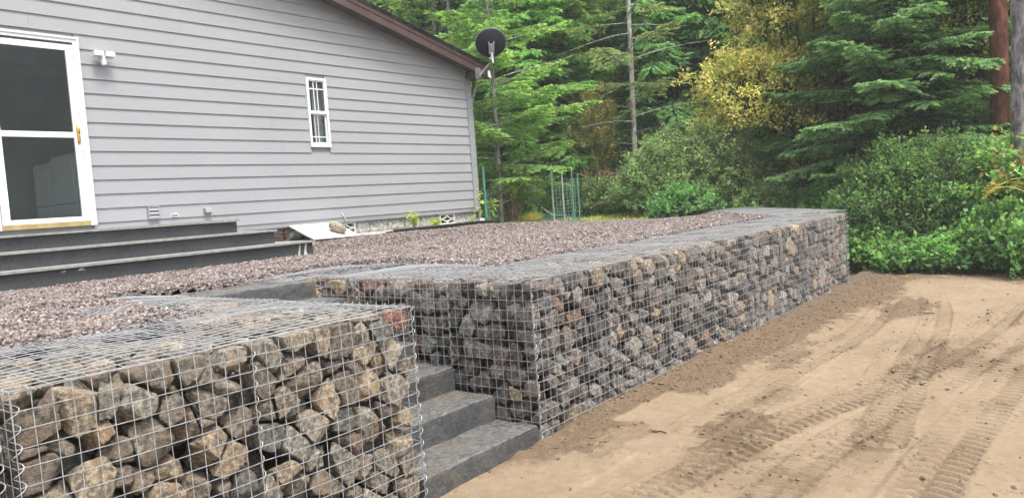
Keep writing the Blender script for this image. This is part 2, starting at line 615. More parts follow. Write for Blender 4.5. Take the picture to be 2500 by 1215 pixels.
def axis(lo, a, b, hi, fine, coarse):
    """fine steps between a and b, steps that grow outwards"""
    out = list(np.arange(a, b + fine / 2, fine))
    s, v = fine, a
    while v > lo:
        s = min(s * 1.25, coarse)
        v -= s
        out.insert(0, v)
    s, v = fine, out[-1]
    while v < hi:
        s = min(s * 1.25, coarse)
        v += s
        out.append(v)
    return np.array(out)


mb = MB()
xs = axis(-50, -4, 13, 62, 0.15, 4)
ys = axis(-50, -5, 11, 62, 0.15, 4)
V, F = grid(xs, ys, lambda x, y: ground_h(x, y) - 0.02)
mb.add(V, F)
o = mb.build('ground', M['forest_floor'], smooth=True)
tag(o, kind='structure')

# yard of graded soil with track marks (fine sheet)
P_TRACKS = [  # polyline centre, half width, depth, phase, strength
    ([(-2.3, -0.70), (-0.37, -0.96), (0.8, -1.16), (2.0, -1.47), (3.5, -1.78), (6.0, -2.0), (10, -1.9)], 0.15, 0.013, 1.0),
    ([(-2.3, -2.02), (0.12, -2.06), (1.7, -2.14), (2.9, -2.24), (6.0, -2.6), (10, -2.7)], 0.16, 0.014, 1.0),
    ([(0.8, -1.75), (2.4, -1.62), (4.9, -1.42), (6.6, -1.13), (8.5, -0.75), (10.4, -0.5)], 0.14, 0.010, 0.9),
    ([(0.6, -0.75), (2.2, -0.80), (4.2, -0.92), (5.6, -0.80), (7.6, -0.6)], 0.13, 0.009, 0.8),
    ([(-1.0, -2.75), (1.5, -2.6), (4.0, -3.0), (8.0, -3.4)], 0.16, 0.014, 1.0),
    ([(-2.3, -1.45), (0.4, -1.52), (2.0, -1.78), (4.0, -2.15), (8, -2.3)], 0.12, 0.010, 0.75),
]


def poly_dist(px, py, pts):
    """distance to a polyline, arclength and side"""
    best = np.full(px.shape, 1e9)
    arc = np.zeros(px.shape)
    side = np.zeros(px.shape)
    s0 = 0
    for (x0, y0), (x1, y1) in zip(pts[:-1], pts[1:]):
        dx, dy = x1 - x0, y1 - y0
        L = math.hypot(dx, dy)
        t = np.clip(((px - x0) * dx + (py - y0) * dy) / (L * L), 0, 1)
        qx, qy = px - x0 - t * dx, py - y0 - t * dy
        d = np.hypot(qx, qy)
        m_ = d < best
        best = np.where(m_, d, best)
        arc = np.where(m_, s0 + t * L, arc)
        side = np.where(m_, (dx * qy - dy * qx) / L, side)
        s0 += L
    return best, arc, side


def smooth_poly(pts, k=6):
    pts = np.array(pts, float)
    P = np.vstack([2 * pts[0] - pts[1], pts, 2 * pts[-1] - pts[-2]])
    out = []
    for i in range(1, len(P) - 2):
        for t in np.arange(k) / k:
            a, b, c, d = P[i - 1], P[i], P[i + 1], P[i + 2]
            out.append(0.5 * ((2 * b) + (-a + c) * t + (2 * a - 5 * b + 4 * c - d) * t * t + (-a + 3 * b - 3 * c + d) * t ** 3))
    out.append(P[-2])
    return [tuple(q) for q in out]


def n2(x, y, s, seed):
    return vnoise(np.stack([x * s, y * s, x * 0 + seed], -1).reshape(-1, 3), seed).reshape(x.shape)


def yard(x, y):
    z = 0.012 * n2(x, y, 1.1, 1) + 0.006 * n2(x, y, 3.2, 2) + 0.0015 * n2(x, y, 30, 5)
    dirt_shade = np.zeros(x.shape)
    # loose soil along the foot of the wall and over the far part
    wallband = np.where(x < -0.05, 0.18, 0.33 + 0.045 * np.clip(x, 0, 8)) + 0.16 * n2(x, y, 1.3, 7) + 0.08 * n2(x, y, 4, 8)
    wallband = wallband + 0.07 * n2(x, y, 13, 11) + 0.05 * n2(x, y, 31, 13) + 0.03 * n2(x, y, 64, 14)
    loose = sstep(wallband + y + 0.1, -0.06, 0.22) * sstep(x, -1.2, 0.2)
    dirt_shade += 1.1 * loose
    z += loose * (0.010 + 0.012 * n2(x, y, 9, 9) + 0.006 * n2(x, y, 22, 10)) + 0.045 * np.exp(-np.clip(-y, 0, 9) / 0.12) * sstep(x, 0.1, 0.6)
    far = sstep(x + 0.5 * n2(x, y, 0.9, 12) + 0.25 * y, 6.9, 8.6)
    dirt_shade += 0.75 * far + 0.5 * sstep(x, 8.6, 9.6)
    # irregular patches of loose soil
    pt = n2(x, y, 0.9, 21) + 0.5 * n2(x, y, 2.7, 22) + 0.25 * n2(x, y, 8, 23)
    dirt_shade += 0.45 * sstep(pt, 0.0, 0.9) + 0.55 * sstep(n2(x, y, 34, 24) + 0.6 * n2(x, y, 70, 25), 0.4, 0.9) * sstep(n2(x, y, 1.8, 26), -0.5, 0.5)
    for cx, cy, rx, ry, a in ((5.6, -1.05, 0.9, 0.25, 0.8), (0.55, -0.95, 0.55, 0.22, 0.8), (0.25, -0.40, 0.5, 0.14, 0.55), (2.9, -0.62, 0.7, 0.16, 0.7), (1.5, -0.95, 0.5, 0.12, 0.6), (0.55, -1.75, 0.5, 0.1, 0.5), (3.4, -1.25, 0.6, 0.12, 0.5)):
        q = ((x - cx) / rx) ** 2 + ((y - cy) / ry) ** 2 + 0.55 * n2(x, y, 5, 31) + 0.35 * n2(x, y, 14, 32)
        q = q + 0.4 * n2(x, y, 32, 34) + 0.25 * n2(x, y, 66, 35)
        k = a * (1 - sstep(q, 0.2, 1.5))
        dirt_shade = np.maximum(dirt_shade, k)
        z += 0.008 * k * (1 + n2(x, y, 16, 33))
    # smooth hard pan left between
    for cx, cy, rx, ry in ((0.98, -0.36, 0.42, 0.20), (6.9, -1.75, 0.8, 0.2), (-0.2, -0.75, 0.3, 0.14), (2.4, -1.15, 0.5, 0.15)):
        q = np.maximum(abs(x - cx) / rx, abs(y - cy) / ry) + 0.12 * n2(x, y, 5, 41)
        k = 1 - sstep(q, 0.9, 1.05)
        dirt_shade *= 1 - 0.95 * k
        z = z * (1 - 0.6 * k) - 0.006 * k
    for pts, hw, dep, st in P_TRACKS:
        d, arc, side = poly_dist(x, y, smooth_poly(pts))
        wob = 0.02 * n2(x, y, 3, 51)
        inside = 1 - sstep(d + wob, hw * 0.82, hw)
        fade = (1 - 0.75 * sstep(x, 5.5, 8.0)) * np.clip(0.9 + 0.7 * n2(x, y, 1.4, 52), 0.0, 1) * st
        ridge = np.cos((arc + 0.25 * abs(side)) * 2 * math.pi / 0.082 + 1.2 * n2(x, y, 2.2, 53))
        ridge = sstep(ridge, 0.15, 0.75)
        z += 1.7 * inside * fade * (-0.6 * dep + dep * 1.15 * ridge * (1 - 0.7 * np.exp(-(side / 0.02) ** 2)))
        z += fade * 0.009 * np.exp(-((d - hw) / 0.02) ** 2)
        tread_shade = sstep(np.cos((arc + 0.25 * abs(side)) * 2 * math.pi / 0.082 + 1.2 * n2(x, y, 2.2, 53) - 1.1), 0.62, 0.95)  # dark stripe on one side of each ridge, painted relief shade
        dirt_shade += fade * inside * (0.28 * (1 - ridge) + 1.5 * tread_shade * np.clip(0.7 + 0.9 * n2(x, y, 7, 54), 0, 1)) + 0.40 * fade * np.exp(-((d - hw) / 0.03) ** 2) + 0.3 * fade * inside * np.exp(-(side / 0.025) ** 2)  # moist soil in the grooves, deepened with painted ridge shade
    dark = sstep(x, 8.2, 9.3) * 0.75 + 0.5 * sstep(x, 3.2, 6.0) * sstep(y, -0.35, -0.1)
    return z, np.clip(dirt_shade, 0, 1.3), np.clip(dark, 0, 1)


xs = np.concatenate([np.arange(-2.6, -0.9, 0.03), np.arange(-0.9, 4.4, 0.008), np.arange(4.4, 10.9, 0.016)])
ys = np.concatenate([np.arange(-4.6, -2.7, 0.03), np.arange(-2.7, 0.14, 0.0085)])
X, Y = np.meshgrid(xs, ys, indexing='ij')
Z, DI, DK = yard(X, Y)
V, F = grid(xs, ys, lambda a, b: Z)
mb = MB()
C = np.stack([DI, DK, DI * 0], -1).reshape(-1, 3)
mb.add(V, F, C)
o = mb.build('yard_soil', M['yard'], smooth=True, colors=True)
tag(o, kind='structure')
YZ = (xs, ys, Z, DI)
mb = MB()
xs2, ys2 = axis(-40, -5, 12, 11.5, 0.6, 3), axis(-45, -14, -4.5, -4.4, 0.6, 2)
V, F = grid(np.linspace(-40, 11.5, 60), np.linspace(-40, -4.55, 40), lambda x, y: 0 * x - 0.006)
mb.add(V, F, (0.35, 0.1, 0))
V, F = grid(np.linspace(-40, -2.55, 50), np.linspace(-4.7, -0.0, 12), lambda x, y: 0 * x - 0.008)
mb.add(V, F, (0.35, 0.1, 0))
tag(mb.build('driveway_soil', M['yard'], colors=True), kind='structure')


def yard_z(x, y):
    i = np.clip(np.searchsorted(xs, x), 0, len(xs) - 1)
    j = np.clip(np.searchsorted(ys, y), 0, len(ys) - 1)
    return Z[i, j], DI[i, j]


# clods and crumbs of loose soil
def scatter_stones(mb, P, S, base, rng, flat=0.7, colf=None, jit=0.22):
    V0, F0 = base
    n_, k_ = len(P), len(V0)
    A = rng.normal(size=(n_, 3, 3))
    Q, _ = np.linalg.qr(A)
    sc = rng.uniform(0.6, 1.25, (n_, 3))
    L = V0[None] * (1 + jit * rng.normal(size=(n_, k_, 1)).clip(-1.6, 1.6)) * sc[:, None, :]
    L = np.einsum('nkj,nij->nki', L, Q)
    L[:, :, 2] *= flat
    W = P[:, None, :] + L * S[:, None, None]
    F_ = (F0[None] + (np.arange(n_) * k_)[:, None, None]).reshape(-1, F0.shape[1])
    c_ = np.repeat(colf, k_, 0) if colf is not None else None
    mb.add(W.reshape(-1, 3), F_, c_)


mb = MB()
rng = np.random.default_rng(5)
px = rng.uniform(-0.9, 9.8, 60000)
py = -rng.uniform(0.0, 2.9, 60000)
zz, dd = yard_z(px, py)
keep = rng.random(60000) < np.clip(dd - 0.36, 0.012, 1) * np.clip(1.25 - 0.09 * px, 0.3, 1) * 0.75
px, py, zz = px[keep], py[keep], zz[keep]
S = rng.gamma(2.0, 0.0026, len(px)).clip(0.0025, 0.017)
scatter_stones(mb, np.stack([px, py, zz + S * 0.2], -1), S, ICO1, rng)
tag(mb.build('soil_crumbs', M['clod'], smooth=False), kind='stuff')
print('crumbs', len(px))

# ------------------------------------------------------------------ gravel terrace
GP = [(-7.5, 1.0), (-3.6, 1.05), (-2.81, 1.10), (-2.44, 1.16), (-2.06, 1.07), (-1.75, 1.18), (-1.57, 1.155), (-1.47, 1.5), (-1.39, 1.835), (-1.34, 2.2), (-1.42, 2.6), (-1.50, 2.84), (-1.0, 2.80), (-0.6, 2.52), (-0.1, 2.52),
      (0.19, 2.73), (0.87, 2.73), (1.16, 2.22), (0.98, 1.6), (0.80, 1.06), (1.0, 0.95), (1.35, 0.925), (2.0, 0.95), (2.58, 0.90), (3.79, 0.91), (5.0, 0.88), (6.1, 0.82), (6.9, 0.86), (7.3, 1.02), (8.0, 1.55), (9.0, 2.35), (9.75, 3.0),
      (9.7, 4.4), (9.3, 5.8), (9.2, 6.5), (8.6, 6.9), (7.7, 6.95), (7.6, 6.74), (-7.5, 6.74)]
GP = np.array(GP)


def poly_sd(x, y, P):
    sh = np.shape(x)
    x = np.ravel(x)
    y = np.ravel(y)
    ins = np.zeros(len(x), bool)
    d = np.full(len(x), 1e9)
    for i in range(len(P)):
        x0, y0 = P[i]
        x1, y1 = P[(i + 1) % len(P)]
        c = ((y0 > y) != (y1 > y)) & (x < (x1 - x0) * (y - y0) / (y1 - y0 + 1e-12) + x0)
        ins ^= c
        dx, dy = x1 - x0, y1 - y0
        t = np.clip(((x - x0) * dx + (y - y0) * dy) / (dx * dx + dy * dy + 1e-12), 0, 1)
        d = np.minimum(d, np.hypot(x - x0 - t * dx, y - y0 - t * dy))
    return np.where(ins, d, -d).reshape(sh)


def bed(x, y):
    s = poly_sd(x, y, GP) + 0.03 * n2(x, y, 6, 61)
    edge = np.exp(-((s - 0.10) / 0.16) ** 2) * sstep(3.5 - y, 0, 0.7) + 0.0
    z = gravel_h(x, y) + 0.045 * edge + 0.010 * n2(x, y, 2.5, 62) + 0.004 * n2(x, y, 9, 63)
    z = z + 0.02 * np.exp(-((y - 2.7) / 0.5) ** 2)
    return s, z - 0.06 * sstep(-s, -0.02, 0.06)


xs3 = np.arange(-7.5, 10.0, 0.045)
ys3 = np.arange(0.85, 7.0, 0.045)
X, Y = np.meshgrid(xs3, ys3, indexing='ij')
S_, Zb = bed(X, Y)
V, F = grid(xs3, ys3, lambda a, b: Zb)
ok = (S_.ravel()[F] > -0.05).all(1)
mb = MB()
mb.add(V, F[ok])
tag(mb.build('gravel_bed', M['gravel_bed'], smooth=True), kind='structure')

rng = np.random.default_rng(6)
N0 = 420000
gx = rng.uniform(-6.5, 9.8, N0)
gy = rng.uniform(0.9, 6.75, N0)
dc = np.hypot(gx - CAM[0], gy - CAM[1])
cz = MR @ (np.stack([gx, gy, gx * 0 + 1.0], -1) - CAM).T
u = cz[0] / np.maximum(cz[2], 0.1)
vis = (cz[2] > 0.5) & (abs(u) < 0.85)
size = np.where(dc < 6, 0.0104, np.where(dc < 9, 0.0122, 0.0155))
dens = 0.9 / (size * 2) ** 2 * 1.25
tot = N0 / (16.3 * 5.85)
s_g, z_g = bed(gx, gy)
stray = (s_g < 0) & (s_g > -0.14) & (gy < 3.2)
keep = vis & ((s_g > -0.01) | (stray & (rng.random(N0) < 0.12))) & (rng.random(N0) < dens / tot)
gx, gy, s_g, z_g, size, dc = gx[keep], gy[keep], s_g[keep], z_g[keep], size[keep], dc[keep]
z_g = np.where(s_g < -0.01, HT + 0.004, z_g)
S = size * rng.uniform(0.6, 1.35, len(gx))
pal = np.array([(0.20, 0.162, 0.15), (0.15, 0.12, 0.112), (0.27, 0.238, 0.222), (0.10, 0.073, 0.067), (0.18, 0.162, 0.152), (0.20, 0.143, 0.127), (0.055, 0.042, 0.039)])
ci = rng.choice(len(pal), len(gx), p=[0.26, 0.2, 0.14, 0.12, 0.12, 0.09, 0.07])
colr = pal[ci] * rng.uniform(0.8, 1.2, (len(gx), 1))
mb = MB()
V8 = np.array([(-1, -1, -1), (1, -1, -1), (1, 1, -1), (-1, 1, -1), (-1, -1, 1), (1, -1, 1), (1, 1, 1), (-1, 1, 1)]) * 0.62
F8 = np.array([(0, 3, 2, 1), (4, 5, 6, 7), (0, 1, 5, 4), (1, 2, 6, 5), (2, 3, 7, 6), (3, 0, 4, 7)])
near = dc < 6
for msk, base in ((near, ICO1), (~near, (V8, F8))):
    if msk.sum():
        scatter_stones(mb, np.stack([gx, gy, z_g + S * 0.35], -1)[msk], S[msk], base, rng, 0.8, colr[msk], 0.25)
tag(mb.build('gravel', M['gravel'], colors=True), kind='stuff')
print('gravel stones', len(gx))

# lawn beyond the terrace
mb = MB()
LP = np.array([(9.2, 6.6), (9.4, 5.6), (9.75, 4.2), (9.7, 2.95), (11.8, 3.6), (14.2, 5.6), (15.6, 9.5), (12, 13), (7.62, 13), (7.62, 7.0), (8.6, 6.95)])
xs4 = np.arange(7.5, 16, 0.15)
ys4 = np.arange(2.5, 13.2, 0.15)
X, Y = np.meshgrid(xs4, ys4, indexing='ij')
sl = poly_sd(X, Y, LP)
V, F = grid(xs4, ys4, lambda a, b: ground_h(a, b) + 0.012 + 0.20 * sstep(a, 9.2, 13.5) + 0.06 * sstep(b, 5.5, 7) + 0.015 * n2(a, b, 1.5, 71))
mb.add(V, F[(sl.ravel()[F] > -0.3).all(1)])
tag(mb.build('lawn', M['lawn'], smooth=True), kind='structure')
rng = np.random.default_rng(8)
N = 26000
x = rng.uniform(8, 16, N)
y = rng.uniform(2.8, 13, N)
k = poly_sd(x, y, LP) > 0.05
x, y = x[k], y[k]
z = ground_h(x, y) + 0.012 + 0.20 * sstep(x, 9.2, 13.5) + 0.06 * sstep(y, 5.5, 7)
h = rng.uniform(0.02, 0.06, len(x))
a = rng.uniform(0, 6.28, len(x))
w = 0.012
A = np.stack([x - w * np.cos(a), y - w * np.sin(a), z], -1)
B = np.stack([x + w * np.cos(a), y + w * np.sin(a), z], -1)
Cc = np.stack([x + rng.normal(0, 0.02, len(x)), y + rng.normal(0, 0.02, len(x)), z + h], -1)
mb = MB()
V = np.stack([A, B, Cc], 1).reshape(-1, 3)
gc = np.array([(0.30, 0.34, 0.09), (0.42, 0.40, 0.14), (0.20, 0.28, 0.06)])[rng.integers(0, 3, len(x))]
mb.add(V, np.arange(len(V)).reshape(-1, 3), np.repeat(gc, 3, 0))
tag(mb.build('grass', M['leaf'], colors=True), kind='stuff')

# ------------------------------------------------------------------ stone slab stairs
slab_y = [0.0, 0.333, 0.667, 1.01, 1.36, 1.70, 2.06]
slab_z = [0.115, 0.27, 0.425, 0.57, 0.715, 0.862, 0.995]
slab_lab = ['lowest wet charcoal stone slab of the steps between the rock baskets', 'second stone step from the bottom, with a rusty wet stain', 'third stone step from the bottom, rough front beside the rock basket',
            'fourth stone step from the bottom, behind the front rock basket', 'fifth stone step from the bottom, just under the second highest', 'second highest stone step, thin strip seen above the front basket',
            'topmost charcoal stone slab, level with the gravel']


def make_slab(i):
    y0, z1 = slab_y[i], slab_z[i]
    x0, x1 = -1.03 if i < 6 else -1.40, -0.015
    dpt = 0.40 if i < 6 else 0.46
    th = 0.155 if i else 0.22
    nx, ny, nz = 110, 30, 14
    mb = MB()

    def disp(P):
        P = np.array(P, float)
        q = P * 1.0
        s = i * 17.3
        fr = np.clip(1 - (P[:, 1] - y0) / 0.03, 0, 1)
        edge = np.clip(1 - (z1 - P[:, 2]) / 0.02, 0, 1)
        nn = vnoise(P * 14 + s, 81) * 0.5 + vnoise(P * 32 + s, 82) * 0.3 + vnoise(P * 5 + s, 83) * 0.6
        q[:, 1] += fr * (0.0045 * nn + 0.004 * edge)
        top = P[:, 2] > z1 - 1e-6
        q[:, 2] += np.where(top, 0.0035 * vnoise(P * 9 + s, 85) + 0.0015 * vnoise(P * 35 + s, 86) - 0.005 * np.clip(1 - (P[:, 1] - y0) / 0.012, 0, 1) * (0.8 + 0.5 * vnoise(P * 25 + s, 87)), 0)
        sx = np.clip(1 - (x1 - P[:, 0]) / 0.01, 0, 1) - np.clip(1 - (P[:, 0] - x0) / 0.01, 0, 1)
        q[:, 0] -= sx * (0.006 + 0.006 * vnoise(P * 16 + s, 88) + 0.008 * edge)
        return q
    X = np.linspace(x0, x1, nx)
    Yy = np.linspace(y0, y0 + dpt, ny)
    Zz = np.linspace(z1 - th, z1, nz)

    def face(fn, a, b, flip=False):
        A, B = np.meshgrid(a, b, indexing='ij')
        P = fn(A.ravel(), B.ravel())
        idx = np.arange(len(a) * len(b)).reshape(len(a), len(b))
        F = np.stack([idx[:-1, :-1], idx[1:, :-1], idx[1:, 1:], idx[:-1, 1:]], -1).reshape(-1, 4)
        if flip: F = F[:, ::-1]
        mb.add(disp(P), F)
    face(lambda a, b: np.stack([a, b, a * 0 + z1], -1), X, Yy)
    face(lambda a, b: np.stack([a, a * 0 + y0, b], -1), X, Zz)
    face(lambda a, b: np.stack([a * 0 + x1, a, b], -1), Yy, Zz)
    face(lambda a, b: np.stack([a * 0 + x0, a, b], -1), Yy, Zz, True)
    face(lambda a, b: np.stack([a, a * 0 + y0 + dpt, b], -1), X, Zz, True)
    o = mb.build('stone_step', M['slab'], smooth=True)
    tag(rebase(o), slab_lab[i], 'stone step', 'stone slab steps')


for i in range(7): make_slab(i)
# earth packed under the stairs
mb = MB()
for i in range(7):
    mb.box((-1.0, slab_y[i] + 0.05, -0.05), (-0.05, slab_y[i] + 0.36 if i < 6 else 2.5, slab_z[i] - (0.16 if i else 0.12)))
tag(mb.build('packed_earth', M['forest_floor']), kind='structure')

# ------------------------------------------------------------------ gabion rocks
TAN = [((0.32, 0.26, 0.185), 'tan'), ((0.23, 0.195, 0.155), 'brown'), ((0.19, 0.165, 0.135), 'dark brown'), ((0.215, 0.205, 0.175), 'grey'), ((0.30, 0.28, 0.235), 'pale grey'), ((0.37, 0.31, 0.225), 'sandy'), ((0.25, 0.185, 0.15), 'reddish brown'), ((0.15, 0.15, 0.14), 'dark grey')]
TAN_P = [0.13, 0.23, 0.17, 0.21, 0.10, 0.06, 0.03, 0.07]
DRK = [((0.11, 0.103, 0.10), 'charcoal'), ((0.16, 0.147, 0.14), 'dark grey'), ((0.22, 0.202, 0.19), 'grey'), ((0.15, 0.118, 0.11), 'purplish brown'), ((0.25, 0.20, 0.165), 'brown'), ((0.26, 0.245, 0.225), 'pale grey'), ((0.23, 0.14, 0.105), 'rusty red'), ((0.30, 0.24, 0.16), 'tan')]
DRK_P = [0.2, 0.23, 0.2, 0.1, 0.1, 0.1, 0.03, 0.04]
LNG = [((0.125, 0.115, 0.11), 'charcoal'), ((0.185, 0.168, 0.158), 'dark grey'), ((0.26, 0.238, 0.22), 'grey'), ((0.20, 0.155, 0.135), 'brown'), ((0.31, 0.25, 0.195), 'tan'), ((0.34, 0.315, 0.285), 'pale grey'), ((0.30, 0.19, 0.14), 'rusty red'), ((0.40, 0.31, 0.21), 'sandy')]
ORD = ['first', 'second', 'third', 'fourth', 'fifth', 'sixth', 'seventh', 'eighth', 'ninth', 'tenth', 'eleventh', 'twelfth', 'thirteenth', 'fourteenth', 'fifteenth', 'sixteenth', 'seventeenth', 'eighteenth', 'nineteenth', 'twentieth']


def lattice(box, s, rng, jit=0.40, cy_axis=1):
    (x0, y0, z0), (x1, y1, z1) = box
    nx, ny, nz = [max(1, int(round((b - a) / s))) for a, b in zip(box[0], box[1])]
    out, ids = [], []
    for iz in range(nz):
        for iy in range(ny):
            for ix in range(nx):
                off = 0.5 if iz % 2 else 0.0
                fx = (ix + 0.5 + (off - 0.25) * 0.8) / nx
                p = np.array([x0 + (x1 - x0) * fx, y0 + (y1 - y0) * (iy + 0.5) / ny, z0 + (z1 - z0) * (iz + 0.5) / nz])
                p += rng.uniform(-jit, jit, 3) * s * np.array([1, 0.7, 1.25])
                p = np.clip(p, np.array(box[0]) + 0.26 * s, np.array(box[1]) - 0.26 * s)
                out.append(p)
                ids.append((ix, iy, nz - 1 - iz))
    return np.array(out), ids, (nx, ny, nz)


def rock_mesh(P, i, s, rng, box, D, gap=0.007, pn=40):
    Pi = P[i]
    d = P - Pi
    L = np.linalg.norm(d, axis=1)
    nb = (L > 1e-6) & (L < 2.3 * s)
    N_ = d[nb] / L[nb][:, None]
    W_ = 0.5 + 0.13 * (np.sin(P[:, 0] * 913.1 + P[:, 2] * 571.7 + P[:, 1] * 311.3)[i] - np.sin(P[:, 0] * 913.1 + P[:, 2] * 571.7 + P[:, 1] * 311.3)[nb])
    dist = L[nb] * W_ - gap
    own = rng.normal(size=(8, 3))
    own /= np.linalg.norm(own, axis=1)[:, None]
    ax = rng.normal(size=3)
    ax[2] *= 0.6
    ax /= np.linalg.norm(ax)
    od = s * rng.uniform(0.27, 0.62, 8) * (0.85 + 0.9 * abs(own @ ax))
    bn, bd = [], []
    for k in range(3):
        for sg, lim in ((-1, box[0][k]), (1, box[1][k])):
            v = [0, 0, 0]
            v[k] = sg
            bn.append(v)
            bd.append(abs(lim - Pi[k]) + 0.004 - rng.uniform(0, 0.012))
    NN = np.vstack([N_, own, np.array(bn, float)])
    DD = np.concatenate([dist, od, np.maximum(bd, 0.02)])
    DD = np.maximum(DD, 0.018)
    c = np.maximum(D @ NN.T, 0) / DD[None]
    r = 1.0 / (np.sum(c ** pn, axis=1) ** (1 / pn))
    r = np.minimum(r, 0.95 * s)
    q = D * 1.0 + Pi * 31.7
    r = r * (1 + 0.055 * vnoise(D * 2.3 + Pi * 31.7, 91) + 0.035 * vnoise(D * 5.2 + Pi * 17.1, 92) + (0.022 * vnoise(D * 11 + Pi * 11.3, 93) if len(D) > 200 else 0) + (0.014 * vnoise(D * 22 + Pi * 5.3, 94) if len(D) > 2000 else 0))
    W = Pi + D * r[:, None]
    e = 0.0035
    return np.minimum(np.maximum(W, np.array(box[0]) + e), np.array(box[1]) - e)


STUFF = MB()
def rock_run(box, s, seed, pal, pp, keepf, indiv, D_i, groupname, xf=None):
    """indiv(ids, p) -> label text or None"""
    rng = np.random.default_rng(seed)
    P, ids, nn = lattice(box, s, rng)
    cnt = 0
    for i in range(len(P)):
        if not keepf(ids[i], P[i], nn): continue
        ci = rng.choice(len(pal), p=pp)
        col, cname = pal[ci]
        lab = indiv(ids[i], P[i], nn)
        special = None
        if lab and lab[0] == '!':
            col, lab = (0.36, 0.17, 0.125), lab[1:]
            cname = ''
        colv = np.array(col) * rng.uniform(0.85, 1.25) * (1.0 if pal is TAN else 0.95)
        Dv, Fv = D_i if lab else ICO3 if s > 0.13 and ids[i][1] == 0 else ICO2
        V = rock_mesh(P, i, s, rng, box, Dv)
        if xf is not None: V = xf(V)
        if lab:
            mb = MB()
            mb.add(V, Fv, colv)
            o = mb.build('rock', M['rock'], smooth=False, colors=True)
            tag(rebase(o), (cname + ' ' + lab).strip(), 'rock', groupname)
            cnt += 1
        else:
            STUFF.add(V, Fv, colv)
    return cnt


NB = [(-3.78, -2.86, 'leftmost basket'), (-2.80, -1.93, 'second basket from the left'), (-1.93, -1.02, 'front basket beside the steps')]


def mk_ind(rows, ncol_side, phrase, special=None):
    def f(idn, p, nn):
        ix, iy, iz = idn
        if iy != 0 or iz >= rows: return None
        if special and (ix, iz) == special[0]: return special[1]
        return 'rock, %s from the left, %s row down, %s' % (ORD[ix], ORD[iz], phrase)
    return f


def keep_front(layers=2, top=1, right=False, left=False, miny=0):
    def f(idn, p, nn):
        ix, iy, iz = idn
        return iy < layers or iz < top or (right and ix >= nn[0] - 1) or (left and ix < 1)
    return f


total = 0
for bi, (a, b, ph) in enumerate(NB):
    sp = ((6, 0), '!red rock at the top right corner of the front basket') if bi == 2 else None
    total += rock_run(((a + 0.01, 0.012, 0.0), (b - 0.01, 0.89, HT - 0.015)), 0.130, 100 + bi, TAN, TAN_P, keep_front(2, 2, bi == 2), mk_ind(8, 6, ph, sp), ICO4, 'rocks in the front wire baskets')
total += rock_run(((-1.65, 0.9, 0.35), (-1.03, 2.8, HT - 0.012)), 0.15, 110, TAN, TAN_P, lambda i, p, n_: i[2] < 1 or i[0] >= n_[0] - 1, lambda *a: None, None, '')
# stair-facing run right of the steps: local frame u = -y direction seen from the camera, so index along y
def short_ind(idn, p, nn):
    ix, iy, iz = idn
    if ix != 0:
        if iy != 0 or iz > 4: return None
        return 'rock, %s from the left, %s row down, front of the corner basket' % (ORD[ix], ORD[iz])
    st = np.interp(p[1], [0, .333, .667, 1.01, 1.36, 1.7, 2.06, 9], [.1, .25, .4, .55, .7, .84, .99, 2])
    if p[2] < st: return None
    return 'rock, %s from the front corner, %s row down, basket wall facing the steps' % (ORD[iy], ORD[iz])
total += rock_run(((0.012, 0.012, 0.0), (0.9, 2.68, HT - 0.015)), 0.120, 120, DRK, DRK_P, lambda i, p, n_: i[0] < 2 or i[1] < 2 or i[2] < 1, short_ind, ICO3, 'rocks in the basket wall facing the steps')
LB = [(0.0, 0.9)] + [(0.9 + 0.9114 * k, 0.9 + 0.9114 * (k + 1)) for k in range(7)]
def long_ind(k):
    def f(idn, p, nn):
        ix, iy, iz = idn
        return None
        return 'rock, %s from the left, %s row down, %s long wall basket' % (ORD[ix], ORD[iz], ORD[k + 1])
    return f
for k in range(1, 8):
    a, b = LB[k]
    total += rock_run(((a + 0.006, 0.012, 0.0), (b - 0.006, 0.89, HT - 0.015)), 0.124 if k < 4 else 0.135, 130 + k, LNG, DRK_P, keep_front(2, 1, k == 7), long_ind(k), ICO3, 'rocks in the long wall baskets')
# far slanted run
ang = math.atan2(SLD[1], SLD[0])
ca, sa = math.cos(ang), math.sin(ang)
FO = np.array([XE + 0.02, 0.02])


def far_xf(V):
    V = np.asarray(V, float)
    return np.stack([FO[0] + V[:, 0] * ca - V[:, 1] * sa, FO[1] + V[:, 0] * sa + V[:, 1] * ca, V[:, 2]], -1)


FL = 4.4
total += rock_run(((0.01, 0.012, 0.0), (FL, 0.88, HT + 0.02)), 0.16, 150, DRK, DRK_P, keep_front(1, 1, True), lambda *a: None, None, '', far_xf)
o = STUFF.build('packed_rocks', M['rock'], smooth=False, colors=True)
tag(o, kind='stuff')
print('individual rocks', total)
# earth core inside the baskets
mb = MB()
mb.box((-3.75, 0.34, -0.05), (-1.40, 0.885, HT - 0.22))
mb.box((-7.5, 0.885, -0.05), (-1.42, 2.85, HT - 0.17))
mb.box((-7.5, 2.85, -0.05), (7.5, 7.0, 0.90))
mb.box((0.30, 0.34, -0.05), (7.0, 0.885, HT - 0.17))
mb.box((0.30, 0.885, -0.05), (7.26, 2.85, HT - 0.17))
tag(mb.build('packed_earth', M['forest_floor']), kind='structure')

# ------------------------------------------------------------------ wire baskets
CELL = HT / 16


